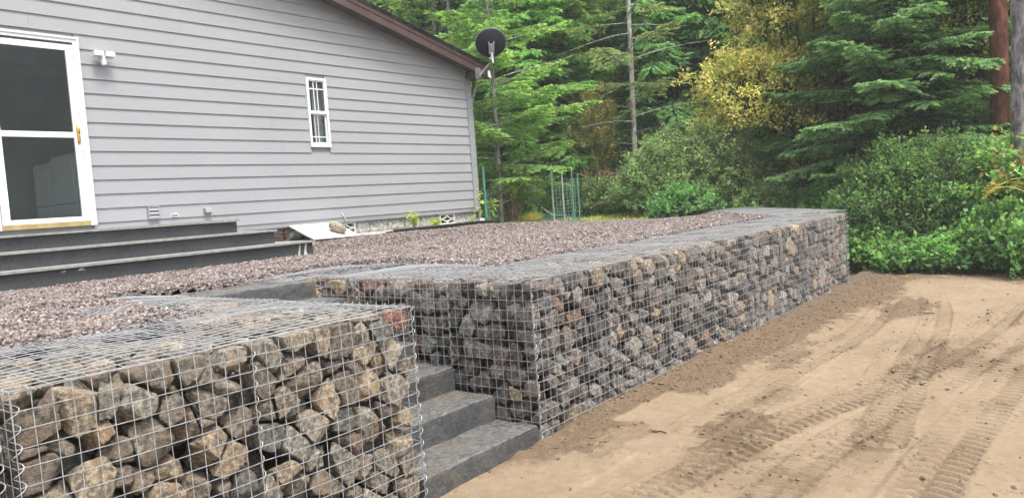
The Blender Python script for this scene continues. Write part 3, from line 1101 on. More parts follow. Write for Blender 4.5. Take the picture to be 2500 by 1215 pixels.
def wire_panel(mb, O, U, V, lu, lv, N, seed, r=0.0021, bulge=0.012, wob=0.003, cell=CELL, sub=2, clip=None):
    O, U, V, N = [np.array(a, float) for a in (O, U, V, N)]
    nu, nv = int(round(lu / cell)), int(round(lv / cell))
    cu, cv = lu / nu, lv / nv

    def pt(u, v, off):
        u, v = np.broadcast_arrays(u, v)
        P = O + u[..., None] * U + v[..., None] * V
        b = bulge * np.sin(np.pi * u / lu) * np.sin(np.pi * v / lv)
        s = P.reshape(-1, 3)
        b = b + (wob * vnoise(s * 5 + seed * 7.7, 95) + wob * 0.5 * vnoise(s * 13 + seed * 3.3, 96)).reshape(b.shape)
        sl = (wob * 0.9 * vnoise(s * 4 + seed * 5.1 + 9, 97)).reshape(b.shape)
        return P + (b + off)[..., None] * N + sl[..., None] * (V if off > 0 else U)
    tu = np.linspace(0, lu, nu * sub + 1)
    tv = np.linspace(0, lv, nv * sub + 1)
    H = pt(tu[None, :], np.arange(nv + 1)[:, None] * cv, r * 1.9)
    Vv = pt(np.arange(nu + 1)[:, None] * cu, tv[None, :], 0.0)
    mb.tubes(H, r, 4, up=N)
    mb.tubes(Vv, r, 4, up=N)


def helix(mb, A, B, rad=0.010, pitch=CELL, r=0.0022, seed=0, per=9):
    A, B = np.array(A, float), np.array(B, float)
    L = np.linalg.norm(B - A)
    T = (B - A) / L
    X = np.cross(T, [0.3, 0.9, 0.31])
    X /= np.linalg.norm(X)
    Yv = np.cross(T, X)
    n_ = int(L / pitch * per)
    t = np.linspace(0, L, n_)
    a = t / pitch * 2 * np.pi + seed + 0.5 * vnoise(np.stack([t * 6, t * 0, t * 0 + seed], -1), 98)
    rr = rad * (1 + 0.25 * vnoise(np.stack([t * 9, t * 0 + 5, t * 0 + seed], -1), 99))
    P = A + t[:, None] * T + rr[:, None] * (np.cos(a)[:, None] * X + np.sin(a)[:, None] * Yv)
    mb.tubes(P[None], r, 4, up=T)


def basket(loc, label, panels, helices, seed, rw=0.0016, group='wire gabion baskets'):
    e = empty('wire_basket', loc, label, 'gabion basket', group)
    for k, (nm, O, U, V, lu, lv, N, bl) in enumerate(panels):
        mb = MB()
        wire_panel(mb, O, U, V, lu, lv, N, seed * 10 + k, rw, bl, 0.0032 if nm != 'lid_panel' else 0.006)
        mb.build(nm, M['wire_lid'] if nm == 'lid_panel' else M['wire'], e)
    for k, hx in enumerate(helices):
        mb = MB()
        helix(mb, *hx, seed=seed + k, r=rw * 1.05)
        mb.build('spiral_binder', M['wire'], e)
    return e


X_, Y_, Z_ = (1, 0, 0), (0, 1, 0), (0, 0, 1)
nX, nY = (-1, 0, 0), (0, -1, 0)
labs = ['leftmost wire basket, cut off by the left edge of the photo', 'wide front wire basket of tan rocks, second from the left', 'front wire basket of tan rocks beside the stone steps']
for i, (a, b, ph) in enumerate(NB):
    pn = [('front_panel', (a, 0, 0), X_, Z_, b - a, HT, nY, 0.016), ('lid_panel', (a, 0, HT), X_, Y_, b - a, 1.13, Z_, 0.014)]
    hx = [((b, -0.004, 0), (b, -0.004, HT))]
    if i == 0:
        pn.append(('side_panel', (b, 0, 0), Y_, Z_, 0.9, HT, X_, 0.0))
        hx = [((b + 0.0, -0.004, 0), (b, -0.004, HT), 0.02)]
    if i == 1:
        pn.append(('side_panel', (a, 0, 0), Y_, Z_, 0.9, HT, nX, 0.0))
        hx.append(((a, -0.006, 0), (a, -0.006, HT), 0.02))
    if i == 2:
        pn.append(('side_panel', (b, 0, 0), Y_, Z_, 0.9, HT, X_, 0.008))
        hx.append(((b, 0, HT), (b, 0.9, HT)))
    basket(((a + b) / 2, 0.45, 0), labs[i], pn, hx, i + 1, 0.0018)
basket((-1.4, 1.85, 0), 'wire basket running back along the left side of the steps', [('lid_panel', (-1.72, 1.12, HT + 0.002), X_, Y_, 0.70, 1.70, Z_, 0.022), ('side_panel', (-1.02, 0.92, 0.3), Y_, Z_, 1.15, HT - 0.3, X_, 0.006)],
       [((-1.02, 0.92, HT), (-1.02, 2.1, HT)), ((-1.02, 0.92, 0.4), (-1.02, 0.92, HT))], 4)
basket((0.45, 0.45, 0), 'corner wire basket right of the steps, the nearest of the long wall',
       [('front_panel', (0, 0, 0), X_, Z_, 0.9, HT, nY, 0.010), ('side_panel', (0, 0, 0), Y_, Z_, 0.7, HT, nX, 0.010), ('lid_panel', (0, 0, HT), X_, Y_, 0.93, 0.98, Z_, 0.010)],
       [((0, 0, 0.0), (0, 0, HT)), ((0, 0.7, 0.3), (0, 0.7, HT)), ((0.9, -0.004, 0), (0.9, -0.004, HT)), ((0.05, -0.004, 0.004), (0.9, -0.004, 0.004), 0.010)], 5, 0.0017)
basket((0.45, 1.4, 0), 'wire basket beside the upper steps, behind the corner basket',
       [('side_panel', (0, 0.7, 0.36), Y_, Z_, 1.38, HT - 0.36, nX, 0.010), ('lid_panel', (0, 0.98, HT), X_, Y_, 1.0, 1.0, Z_, 0.018)],
       [((0, 1.62, 0.7), (0, 1.62, HT))], 6, 0.0022)
basket((0.5, 2.4, 0), 'wire basket at the top of the steps with a wavy lid in the gravel', [('lid_panel', (-0.28, 1.98 + 0.12, HT + 0.004), X_, Y_, 1.38, 0.68, Z_, 0.012), ('side_panel', (0, 2.1, 0.8), Y_, Z_, 0.6, HT - 0.8, nX, 0.0)], [], 7)
for k in range(1, 8):
    a, b = LB[k]
    if k == 7: b = XE
    pn = [('front_panel', (a, 0, 0), X_, Z_, b - a, HT, nY, 0.013), ('lid_panel', (a, 0, HT), X_, Y_, b - a, 0.98, Z_, 0.012)]
    hx = [((b, -0.005, 0), (b, -0.005, HT))]
    if k == 1: hx.append(((a, -0.004, 0.004), (b, -0.004, 0.004), 0.010))
    if k == 7: pn.append(('side_panel', (b, 0, 0), Y_, Z_, 0.9, HT, X_, 0.0))
    basket(((a + b) / 2, 0.45, 0), '%s wire basket of the long rock wall, counting from the steps' % ORD[k] if k < 7 else 'last wire basket at the far end of the long rock wall', pn, hx, 7 + k, 0.0017)
# far slanted baskets
for k in range(4):
    a, b = FL / 4 * k, FL / 4 * (k + 1)
    W0 = far_xf(np.array([[a, 0, 0.0], [(a + b) / 2, 0.45, 0.0]]))
    dU = (ca, sa, 0)
    dN = (sa, -ca, 0)
    dV = (-sa, ca, 0)
    pn = [('front_panel', (W0[0][0], W0[0][1], 0), dU, Z_, b - a, HT + 0.03, dN, 0.01), ('lid_panel', (W0[0][0], W0[0][1], HT + 0.035), dU, dV, b - a, 0.95, Z_, 0.01)]
    if k == 3:
        W1 = far_xf(np.array([[b, 0, 0.0]]))[0]
        pn.append(('side_panel', (W1[0], W1[1], 0), dV, Z_, 0.9, HT + 0.03, dU, 0.0))
    basket((W0[1][0], W0[1][1], 0), '%s wire basket of the far wall run, beyond the gravel corner' % ORD[k] if k < 3 else 'end wire basket of the far wall run, beside the bushes', pn, [], 20 + k, 0.0024)

# ------------------------------------------------------------------ house
YH = 6.80
XC = 7.56          # right corner
XL = -7.0
RS = 0.236         # roof slope
YR = 6.50          # outer face of the rake board
EX = 7.80          # eave end
def roof_z(x): return 4.10 + (7.70 - x) * RS if x > 0 else 4.10 + 7.70 * RS + x * RS
DX0, DX1, DZ0, DZ1 = -0.585, 0.452, 1.556, 3.752      # door casing
WX0, WX1, WZ0, WZ1 = 3.715, 4.10, 2.523, 3.582      # window frame

house = empty('house', (2, 9, 0.9), 'grey lap sided house with a brown roof edge above the gravel terrace', 'house')
# siding: lapped boards, one mesh; boards are cut at the openings
mb = MB()
zl = [1.41] + [1.578 + 0.1722 * k for k in range(0, 26)]
rng = np.random.default_rng(3)
for i in range(len(zl) - 1):
    z0, z1 = zl[i], zl[i + 1]
    xr = XC - 0.10
    # right limit under the rake
    lo = roof_z(7.7)
    segs = [(XL, xr)]
    for (ox0, ox1, oz0, oz1) in ((DX0, DX1, DZ0, DZ1), (WX0, WX1, WZ0, WZ1), (-3.3, -0.95, 2.05, 3.7)):  # the last opening belongs to the added window
        new = []
        for a, b in segs:
            if z1 <= oz0 or z0 >= oz1 or ox1 <= a or ox0 >= b:
                new.append((a, b))
            else:
                new += [(a, ox0 + 0.01), (ox1 - 0.01, b)]
        segs = new
    for a, b in segs:
        za, zb = z0, z1 + 0.012
        # clip by roof on the right: slanted end
        bt = b
        cuts = []
        bj = [a]
        x = a + rng.uniform(1.2, 3.6)
        while x < b - 0.5:
            bj.append(x)
            x += 3.66
        bj.append(b)
        for p, q in zip(bj[:-1], bj[1:]):
            q2 = q - (0.0015 if q < b else 0)
            qb, qt = q2, q2
            zlim = roof_z(q2) - 0.02
            ptop = zb
            if zb > zlim:
                xx = 7.70 - (zb + 0.02 - 4.10) / RS
                if xx < p: continue
                qt = min(q2, xx)
                qb = min(q2, 7.70 - (za + 0.02 - 4.10) / RS)
            yo0, yo1 = YH - 0.020, YH - 0.005
            mb.hexa([(p, yo0, za), (qb, yo0, za), (qb, YH + 0.01, za + 0.028), (p, YH + 0.01, za + 0.028), (p, yo1, zb), (qt, yo1, zb), (qt, YH + 0.01, zb), (p, YH + 0.01, zb)])
mb.build('siding', M['siding'], house)
# wall core with openings
mb = MB()
def core(x0, x1, z0, z1): mb.box((x0, YH + 0.012, z0), (x1, YH + 0.14, z1))
core(XL, -3.28, 1.30, 4.0)
core(-3.28, -0.97, 1.30, 2.07)
core(-3.28, -0.97, 3.68, 4.0)
core(-0.97, DX0 + 0.03, 1.30, 4.0)
core(DX0 + 0.03, DX1 - 0.03, 1.30, DZ0)
core(DX0 + 0.03, DX1 - 0.03, DZ1 - 0.03, 4.0)
core(DX1 - 0.03, WX0 + 0.02, 1.30, 4.0)
core(WX0 + 0.02, WX1 - 0.02, 1.30, WZ0 + 0.02)
core(WX0 + 0.02, WX1 - 0.02, WZ1 - 0.02, 4.0)
core(WX1 - 0.02, XC - 0.02, 1.30, 4.0)
# gable above
g0, g1 = 4.0, roof_z(0) - 0.06
xr0 = 7.70 - (4.0 - 4.04) / RS
mb.add([(XL, YH + 0.012, g0), (XC - 0.02, YH + 0.012, g0), (0, YH + 0.012, g1), (XL, YH + 0.012, roof_z(XL) - 0.06), (XL, YH + 0.14, g0), (XC - 0.02, YH + 0.14, g0), (0, YH + 0.14, g1), (XL, YH + 0.14, roof_z(XL) - 0.06)],
       [(0, 1, 2, 3), (7, 6, 5, 4), (0, 4, 5, 1), (1, 5, 6, 2), (2, 6, 7, 3), (3, 7, 4, 0)])
mb.box((XC - 0.14, YH + 0.14, 1.30), (XC, 15.0, 4.0))
mb.box((XL, YH + 0.14, 1.30), (XL + 0.12, 7.6, 4.0)); mb.box((XL, 12.0, 1.30), (XL + 0.12, 15.0, 4.0)); mb.box((XL, 7.6, 1.30), (XL + 0.12, 12.0, 1.9))  # left wall broken by an added unseen opening that lights the appliances
mb.box((XL, 14.9, 1.30), (XC, 15.0, 4.05))
mb.build('wall', M['trim_grey'], house)
mb = MB()
mb.box((XC - 0.115, YH - 0.034, 1.335), (XC + 0.0, YH + 0.011, 4.06))
mb.box((XC + 0.0005, YH - 0.034, 1.335), (XC + 0.025, YH + 0.10, 4.06))
mb.build('corner_board', M['trim_grey'], house)
mb = MB()
mb.box((XL, YH - 0.030, 1.335), (XC - 0.118, YH + 0.011, 1.412))
mb.box((XL, YH - 0.040, 1.4125), (XC - 0.118, YH + 0.011, 1.4185))
mb.build('skirt_board', M['trim_grey'], house)

# foundation of split-faced blocks
fb = MB()
fs = MB()
fs.box((XL, YH + 0.06, 0.80), (XC - 0.02, YH + 0.2, 1.33))
blocks = []
x = -6.9
VB = [(6.47, 6.87), (4.07, 4.47), (2.83, 3.16)]
def split_block(x0, x1, z0, z1, seed):
    nu, nv = 26, 14
    A, B = np.meshgrid(np.linspace(x0 + 0.005, x1 - 0.005, nu), np.linspace(z0 + 0.005, z1 - 0.004, nv), indexing='ij')
    e = np.minimum(np.minimum(A - x0, x1 - A), np.minimum(B - z0, z1 - B))
    q = np.stack([A.ravel() * 16, B.ravel() * 16, A.ravel() * 0 + seed], -1)
    nn = (vnoise(q, 101) + 0.6 * vnoise(q * 2.3, 102) + 0.3 * vnoise(q * 5, 103)).reshape(A.shape)
    Yv = YH + 0.035 - sstep(e, 0, 0.03) * (0.022 + 0.012 * nn)
    V = np.stack([A, Yv, B], -1).reshape(-1, 3)
    i = np.arange(nu * nv).reshape(nu, nv)
    F = np.stack([i[:-1, :-1], i[1:, :-1], i[1:, 1:], i[:-1, 1:]], -1).reshape(-1, 4)
    fb = MB()
    fb.add(V, F)
    fb.build('foundation_block', M['block'], house, smooth=True)
x = 2.43
k = 0
for x0 in np.arange(-6.8, 7.5, 0.4004):
    x1 = min(x0 + 0.4, XC - 0.02)
    mid = (x0 + x1) / 2
    if any(a < mid < b for a, b in VB): continue
    for a, b in VB:
        if x0 < a < x1: x1 = a
        if x0 < b < x1: x0 = b
    if x1 - x0 < 0.05: continue
    split_block(x0, x1, 1.13, 1.33, k)
    split_block(x0, x1, 0.93, 1.13, k + 50)
    k += 1
fs.build('foundation', M['block_smooth'], house)
mb = MB()
mb.box((4.2, YH - 0.07, 0.95), (XC + 0.03, YH + 0.055, 1.138))
mb.build('footing', M['block_smooth'], house)
for a, b in VB[:2]:
    mb = MB()
    z0, z1 = 1.145, 1.33
    yb0, yb1 = YH - 0.012, YH + 0.055
    t = 0.022
    mb.box((a, yb0, z0), (a + t, yb1, z1)); mb.box((b - t, yb0, z0), (b, yb1, z1))
    mb.box((a + t, yb0, z0), (b - t, yb1, z0 + t)); mb.box((a + t, yb0, z1 - t), (b - t, yb1, z1))
    cx, cz = (a + b) / 2, (z0 + z1) / 2
    hw, hh = (b - a) / 2 - t, (z1 - z0) / 2 - t
    for sx in (-1, 1):
        for sz in (-1, 1):
            pts = []
            for q in np.linspace(0, 1, 9):
                an = q * math.pi / 2
                pts.append((cx + sx * (hw - (hw * 0.93) * math.cos(an) * 1.0), cz + sz * (hh - hh * 0.93 * math.sin(an))))
            for (u0, w0), (u1, w1) in zip(pts[:-1], pts[1:]):
                d = np.array([u1 - u0, w1 - w0])
                nn_ = np.array([-d[1], d[0]]) / (np.linalg.norm(d) + 1e-9) * 0.008
                mb.hexa([(u0 - nn_[0], yb0, w0 - nn_[1]), (u1 - nn_[0], yb0, w1 - nn_[1]), (u1 - nn_[0], yb1, w1 - nn_[1]), (u0 - nn_[0], yb1, w0 - nn_[1]),
                         (u0 + nn_[0], yb0, w0 + nn_[1]), (u1 + nn_[0], yb0, w1 + nn_[1]), (u1 + nn_[0], yb1, w1 + nn_[1]), (u0 + nn_[0], yb1, w0 + nn_[1])])
    bk = mb.build('vent_block', M['block_smooth'], house)
    mb = MB()
    mb.box((a + 0.01, YH + 0.0555, z0 + 0.01), (b - 0.01, YH + 0.0585, z1 - 0.01))
    mb.build('vent_void', M['dark'], house)
mb = MB()
a, b = VB[2]
mb.box((a, YH - 0.01, 1.15), (a + 0.03, YH + 0.05, 1.32)); mb.box((b - 0.03, YH - 0.01, 1.15), (b, YH + 0.05, 1.32))
for q in range(4): mb.box((a + 0.03, YH - 0.006, 1.15 + q * 0.05), (b - 0.03, YH + 0.05, 1.165 + q * 0.05))
mb.build('vent_grille', M['rust'], house)

# roof
mb = MB()
T = 0.035
for s in (1, -1):
    xe = EX if s > 0 else -EX
    z0, z1 = roof_z(EX), roof_z(0)
    mb.hexa([(0, YR - 0.03, z1 + 0.0), (xe, YR - 0.03, z0), (xe, 15.4, z0), (0, 15.4, z1), (0, YR - 0.03, z1 + T), (xe + 0.02 * s, YR - 0.03, z0 + T), (xe + 0.02 * s, 15.4, z0 + T), (0, 15.4, z1 + T)])
# shingle courses with uneven rake ends
rng = np.random.default_rng(12)
L = EX / 0.14
for k in range(int(EX / 0.137)):
    x0 = EX + 0.02 - k * 0.137
    x1 = x0 - 0.16
    z0, z1 = roof_z(x0) + T + 0.012, roof_z(x1) + T + 0.004
    yo = YR - 0.045 + rng.uniform(-0.008, 0.008)
    mb.hexa([(x1, yo, z1 - 0.008), (x0, yo, z0 - 0.010), (x0, 15.4, z0 - 0.010), (x1, 15.4, z1 - 0.008), (x1, yo, z1), (x0, yo, z0), (x0, 15.4, z0), (x1, 15.4, z1)])
mb.build('roof', M['shingle'], house)
FH = 0.24
def rake(mb, y0, y1, top, h, x0=0.0, x1=EX):
    mb.hexa([(x0, y0, roof_z(x0) - top - h), (x1, y0, roof_z(x1) - top - h), (x1, y1, roof_z(x1) - top - h), (x0, y1, roof_z(x0) - top - h), (x0, y0, roof_z(x0) - top), (x1, y0, roof_z(x1) - top), (x1, y1, roof_z(x1) - top), (x0, y1, roof_z(x0) - top)])
mb = MB()
rake(mb, YR, YR + 0.03, 0.001, 0.20)
rake(mb, YR - 0.012, YR - 0.0005, 0.001, 0.075)
rake(mb, YR, YR + 0.03, 0.001, 0.20, 0.0005, -EX) if False else None
mb.build('rake_board', M['fascia'], house)
mb = MB()
rake(mb, YR + 0.031, YH - 0.026, 0.135, 0.012)
mb.build('soffit', M['soffit'], house)
mb = MB()
zb = roof_z(EX) - 0.215
mb.box((XC - 0.12 + 0.0, YR + 0.005, zb), (EX, YH + 0.3, zb + 0.02))
mb.box((XC - 0.12, YR + 0.031, zb + 0.0205), (XC - 0.105, YH - 0.035, zb + 0.12))
mb.box((EX - 0.02, YR + 0.031, zb + 0.0205), (EX, 15.3, zb + 0.17))
mb.build('eave_return', M['fascia'], house)
mb = MB()
mb.box((EX + 0.003, YR + 0.02, zb + 0.045), (EX + 0.10, 15.3, zb + 0.15))
mb.build('gutter', M['white'], house)
mb = MB()
def rect_tube(mb, pts, w, d):
    for p, q in zip(pts[:-1], pts[1:]):
        p, q = np.array(p), np.array(q)
        t = (q - p) / np.linalg.norm(q - p)
        yv = np.array([0, 1.0, 0])
        xv = np.cross(yv, t)
        xv /= np.linalg.norm(xv)
        c = [(-1, -1), (1, -1), (1, 1), (-1, 1)]
        mb.hexa([p + xv * a * w / 2 + yv * b_ * d / 2 for a, b_ in c] + [q + xv * a * w / 2 + yv * b_ * d / 2 for a, b_ in c])
YD = YH + 0.05
rect_tube(mb, [(7.80, YD, zb + 0.05), (7.80, YD, zb - 0.10), (XC + 0.075, YD, 3.42), (XC + 0.075, YD, 1.14)], 0.055, 0.075)
ds = mb.build('downspout', M['metal'], house)
mb = MB()
for z in (1.6, 2.55, 3.3): mb.box((XC + 0.03, YD - 0.045, z), (XC + 0.112, YD + 0.045, z + 0.03))
mb.build('strap', M['white'], ds) if False else mb.build('downspout_strap', M['metal'], house)
mb = MB()
mb.box((XC + 0.03, YD - 0.07, 1.02), (XC + 0.16, YD + 0.07, 1.19))
mb.build('drain_fitting', M['white'], house)

# door
def frame(mb, x0, x1, z0, z1, w, y0, y1, bottom=True, wb=None, wt=None):
    wt = wt or w
    mb.box((x0, y0, z0), (x0 + w, y1, z1)); mb.box((x1 - w, y0, z0), (x1, y1, z1))
    mb.box((x0 + w, y0, z1 - wt), (x1 - w, y1, z1))
    if bottom: mb.box((x0 + w, y0, z0), (x1 - w, y1, z0 + (wb or w)))
mb = MB()
frame(mb, DX0, DX1, DZ0, DZ1, 0.052, YH - 0.050, YH + 0.05, False)
frame(mb, DX0 - 0.012, DX1 + 0.012, DZ0 + 0.001, DZ1 + 0.014, 0.026, YH - 0.062, YH - 0.0505, False)
df = mb.build('door_frame', M['white'], house)
mb = MB()
frame(mb, -0.52, 0.398, 1.612, 3.672, 0.082, YH - 0.040, YH - 0.008, True, 0.055, 0.068)
mb.box((-0.438, YH - 0.040, 2.590), (0.316, YH - 0.008, 2.655))
dr = mb.build('storm_door', M['white'], house)
for z0, z1 in ((2.655, 3.604), (1.667, 2.590)):
    mb = MB()
    mb.box((-0.438, YH - 0.026, z0), (0.316, YH - 0.022, z1))
    mb.build('glass_pane', M['glass'], dr)
mb = MB()
mb.box((-0.53, YH - 0.046, 1.557), (0.398, YH - 0.004, 1.611))
mb.build('kick_plate', M['gold_kick'], dr)
mb = MB()
mb.tube([(0.362, YH - 0.043, 2.52), (0.362, YH - 0.047, 2.55), (0.362, YH - 0.047, 2.70), (0.362, YH - 0.043, 2.735)], [0.010, 0.019, 0.019, 0.010], 10)
mb.tube([(0.362, YH - 0.06, 2.60), (0.362, YH - 0.085, 2.61), (0.362, YH - 0.085, 2.66), (0.362, YH - 0.06, 2.665)], 0.009, 8)
mb.build('handle', M['brass'], dr)

# window
mb = MB()
frame(mb, WX0, WX1, WZ0, WZ1, 0.036, YH - 0.040, YH + 0.03, True, 0.045)
wf = mb.build('window', M['white'], house)
mb = MB()
gx0, gx1 = WX0 + 0.036, WX1 - 0.036
frame(mb, gx0, gx1, 3.035, WZ1 - 0.036, 0.018, YH - 0.030, YH - 0.005, True, 0.045)
for xm in (gx0 + 0.107, gx0 + 0.172): mb.box((xm - 0.007, YH - 0.022, 3.08), (xm + 0.007, YH - 0.010, WZ1 - 0.054))
mb.box((gx0 + 0.018, YH - 0.0225, 3.405), (gx1 - 0.018, YH - 0.0105, 3.422))
mb.build('sash', M['white'], wf)
mb = MB()
frame(mb, gx0, gx1, WZ0 + 0.045, 3.034, 0.018, YH - 0.002, YH + 0.020, True, 0.03)
for xm in (gx0 + 0.100, gx0 + 0.158): mb.box((xm - 0.006, YH + 0.003, 2.60), (xm + 0.006, YH + 0.013, 3.015))
mb.box((gx0 + 0.018, YH + 0.0025, 2.676), (gx1 - 0.018, YH + 0.0125, 2.69))
mb.build('sash', M['white'], wf)
mb = MB(); mb.box((gx0 + 0.01, YH - 0.018, 3.06), (gx1 - 0.01, YH - 0.015, WZ1 - 0.045)); mb.build('glass_pane', M['glass'], wf)
mb = MB(); mb.box((gx0 + 0.01, YH + 0.006, WZ0 + 0.06), (gx1 - 0.01, YH + 0.009, 3.02)); mb.build('glass_pane', M['glass'], wf)
mb = MB()
frame(mb, -3.3, -0.95, 2.05, 3.7, 0.05, YH - 0.04, YH + 0.03)
mb.box((-2.15, YH - 0.035, 2.10), (-2.10, YH + 0.02, 3.65))
ww = mb.build('window', M['white'], house)  # added unseen window, lets daylight into the laundry room
mb = MB()
mb.box((-3.26, YH - 0.012, 2.09), (-0.99, YH - 0.009, 3.66))
mb.build('glass_pane', M['glass'], ww)
# rooms
mb = MB()
def room(x0, x1, y0, y1, z0, z1, left=True):
    if left: mb.box((x0 - .05, y0, z0), (x0, y1, z1))
    mb.box((x1, y0, z0), (x1 + .05, y1, z1)); mb.box((x0, y1, z0), (x1, y1 + .05, z1))
    mb.box((x0, y0, z0 - .05), (x1, y1, z0)); mb.box((x0, y0, z1), (x1, y1, z1 + .05))
room(-6.8, 2.1, YH + 0.145, 11.5, 1.56, 3.98, False)  # left side kept open so light from the added openings reaches in
room(3.3, 4.6, YH + 0.145, 9.0, 1.9, 3.97)
mb.box((0.4, 10.5, 1.56), (2.1, 10.6, 3.98))
mb.build('interior_wall', M['room'], house)
mb = MB()
mb.box((gx0 + 0.15, YH + 0.10, 2.5), (gx1 + 0.05, YH + 0.11, 3.6))
mb.build('curtain', M['trim_grey'], wf)

# washer and dryer against the right wall of the laundry room, fronts facing -x
def appliance(y0, y1, x0, ztop, label, door):
    e = empty(door, (x0 + 0.33, (y0 + y1) / 2, 1.56), label, door)
    mb = MB()
    mb.box((x0, y0, 1.565), (x0 + 0.68, y1, ztop - 0.10))
    mb.hexa([(x0 - 0.0, y0 - 0.0, ztop - 0.0995), (x0 + 0.68, y0, ztop - 0.0995), (x0 + 0.68, y1, ztop - 0.0995), (x0, y1, ztop - 0.0995), (x0 + 0.02, y0, ztop - 0.06), (x0 + 0.68, y0, ztop), (x0 + 0.68, y1, ztop), (x0 + 0.02, y1, ztop - 0.06)])
    mb.build('cabinet', M['appliance'], e)
    mb = MB()
    mb.box((x0 - 0.018, y0 + 0.07, 1.98), (x0 - 0.001, y1 - 0.07, ztop - 0.17))
    d = mb.build('door', M['appliance'], e)
    mb = MB()
    mb.box((x0 - 0.035, y1 - 0.17, 2.22), (x0 - 0.0185, y1 - 0.14, 2.42))
    mb.build('handle', M['white'], d)
    mb = MB()
    mb.box((x0 - 0.004, y0 + 0.02, 1.905), (x0 - 0.001, y1 - 0.02, 1.912))
    mb.build('seam', M['dark'], e)
appliance(8.95, 9.80, 1.2, 2.69, 'white clothes dryer behind the door glass, the nearer and brighter appliance', 'dryer')
appliance(9.84, 10.45, 1.2, 2.62, 'white washing machine behind the door glass, deeper in than the dryer', 'washing_machine')
for o_ in bpy.data.objects:
    if o_.name == 'washing_machine': o_['category'] = 'washing machine'

# wall fixtures
e = empty('flood_light', (0.717, YH - 0.03, 3.5), 'white twin head motion flood light beside the door', 'flood light')
mb = MB()
mb.tube([(0.717, YH - 0.02, 3.55), (0.717, YH - 0.05, 3.55)], [0.055, 0.05], 16)
mb.tube([(0.717, YH - 0.05, 3.55), (0.717, YH - 0.09, 3.56)], 0.02, 10)
mb.build('base', M['white'], e)
for s in (-1, 1):
    mb = MB()
    cx = 0.717 + s * 0.066
    mb.hexa([(cx - 0.052, YH - 0.15, 3.565), (cx + 0.052, YH - 0.15, 3.565), (cx + 0.05, YH - 0.07, 3.55), (cx - 0.05, YH - 0.07, 3.55), (cx - 0.052, YH - 0.145, 3.62), (cx + 0.052, YH - 0.145, 3.62), (cx + 0.05, YH - 0.06, 3.605), (cx - 0.05, YH - 0.06, 3.605)])
    mb.build('lamp_head', M['white'], e)
mb = MB()
mb.tube([(0.717, YH - 0.08, 3.545), (0.717, YH - 0.095, 3.50), (0.717, YH - 0.10, 3.46)], [0.03, 0.035, 0.028], 12)
mb.build('motion_sensor', M['white'], e)
mb = MB()
frame(mb, 1.10, 1.248, 1.578, 1.746, 0.014, YH - 0.045, YH - 0.010)
for q in range(3): mb.hexa([(1.114, YH - 0.05, 1.595 + q * 0.048), (1.234, YH - 0.05, 1.595 + q * 0.048), (1.234, YH - 0.02, 1.60 + q * 0.048), (1.114, YH - 0.02, 1.60 + q * 0.048), (1.114, YH - 0.028, 1.638 + q * 0.048), (1.234, YH - 0.028, 1.638 + q * 0.048), (1.234, YH - 0.02, 1.64 + q * 0.048), (1.114, YH - 0.02, 1.64 + q * 0.048)])
tag(mb.build('wall_vent', M['trim_grey']), 'grey louvered wall vent low on the siding right of the door', 'vent')
mb = MB()
mb.box((1.402, YH - 0.030, 1.592), (1.50, YH - 0.018, 1.598)); mb.box((1.402, YH - 0.030, 1.622), (1.50, YH - 0.018, 1.628))
mb.box((1.402, YH - 0.030, 1.5985), (1.407, YH - 0.018, 1.6215)); mb.box((1.495, YH - 0.030, 1.5985), (1.50, YH - 0.018, 1.6215))
mb.box((1.45, YH - 0.030, 1.6285), (1.49, YH - 0.018, 1.64))
tag(mb.build('wall_plate', M['white']), 'small white plate outline on the siding between vent and socket cover', 'wall plate')
e = empty('socket_cover', (1.91, YH - 0.03, 1.61), 'grey weatherproof socket cover on the siding right of the vent', 'socket cover')
mb = MB(); mb.box((1.858, YH - 0.030, 1.608), (1.965, YH - 0.008, 1.69)); mb.build('back_plate', M['trim_grey'], e)
mb = MB()
mb.hexa([(1.866, YH - 0.075, 1.625), (1.958, YH - 0.075, 1.625), (1.958, YH - 0.031, 1.618), (1.866, YH - 0.031, 1.618), (1.866, YH - 0.065, 1.675), (1.958, YH - 0.065, 1.675), (1.958, YH - 0.031, 1.685), (1.866, YH - 0.031, 1.685)])
mb.build('hood', M['trim_grey'], e)

# satellite dish on the rake board
e = empty('satellite_dish', (7.45, YR - 0.03, 3.95), 'black oval satellite dish on a bent pole at the roof corner', 'satellite dish')
DC = np.array([7.55, 6.18, 4.44])
def cyl(mb, pts, r, s=10): mb.tube(pts, r, s)
mb = MB()
mb.box((7.41, YR - 0.035, 3.80), (7.53, YR - 0.013, 4.02))
mb.box((7.42, YR - 0.075, 3.83), (7.43, YR - 0.036, 3.99)); mb.box((7.51, YR - 0.075, 3.83), (7.52, YR - 0.036, 3.99))
mb.build('bracket', M['metal'], e)
ndir = np.array([0.66, 0.70, 0.40])      # the dish looks away from the house, up to the right
ndir /= np.linalg.norm(ndir)
vx = np.cross(ndir, [0, 0, 1.0]); vx /= np.linalg.norm(vx)
vz = np.cross(vx, ndir)
back = DC - ndir * 0.09 - vz * 0.09
mb = MB()
cyl(mb, [(7.47, YR - 0.06, 3.86), (7.50, YR - 0.10, 3.92), (7.565, YR - 0.24, 4.06), tuple(back + np.array([-0.02, -0.03, -0.26])), tuple(back + np.array([0, 0, -0.08]))], 0.021, 10)
mb.build('mast', M['metal'], e)
mb = MB()
nr, na = 8, 40
V, Fc = [], []
for side, off in ((0, 0.0), (1, -0.012)):
    for i_ in range(nr + 1):
        q = i_ / nr
        for j in range(na):
            a_ = 2 * math.pi * j / na
            pnt = DC + vx * math.cos(a_) * 0.285 * q + vz * math.sin(a_) * 0.265 * q + ndir * (0.07 * q * q - 0.07 + off)
            V.append(pnt)
st = (nr + 1) * na
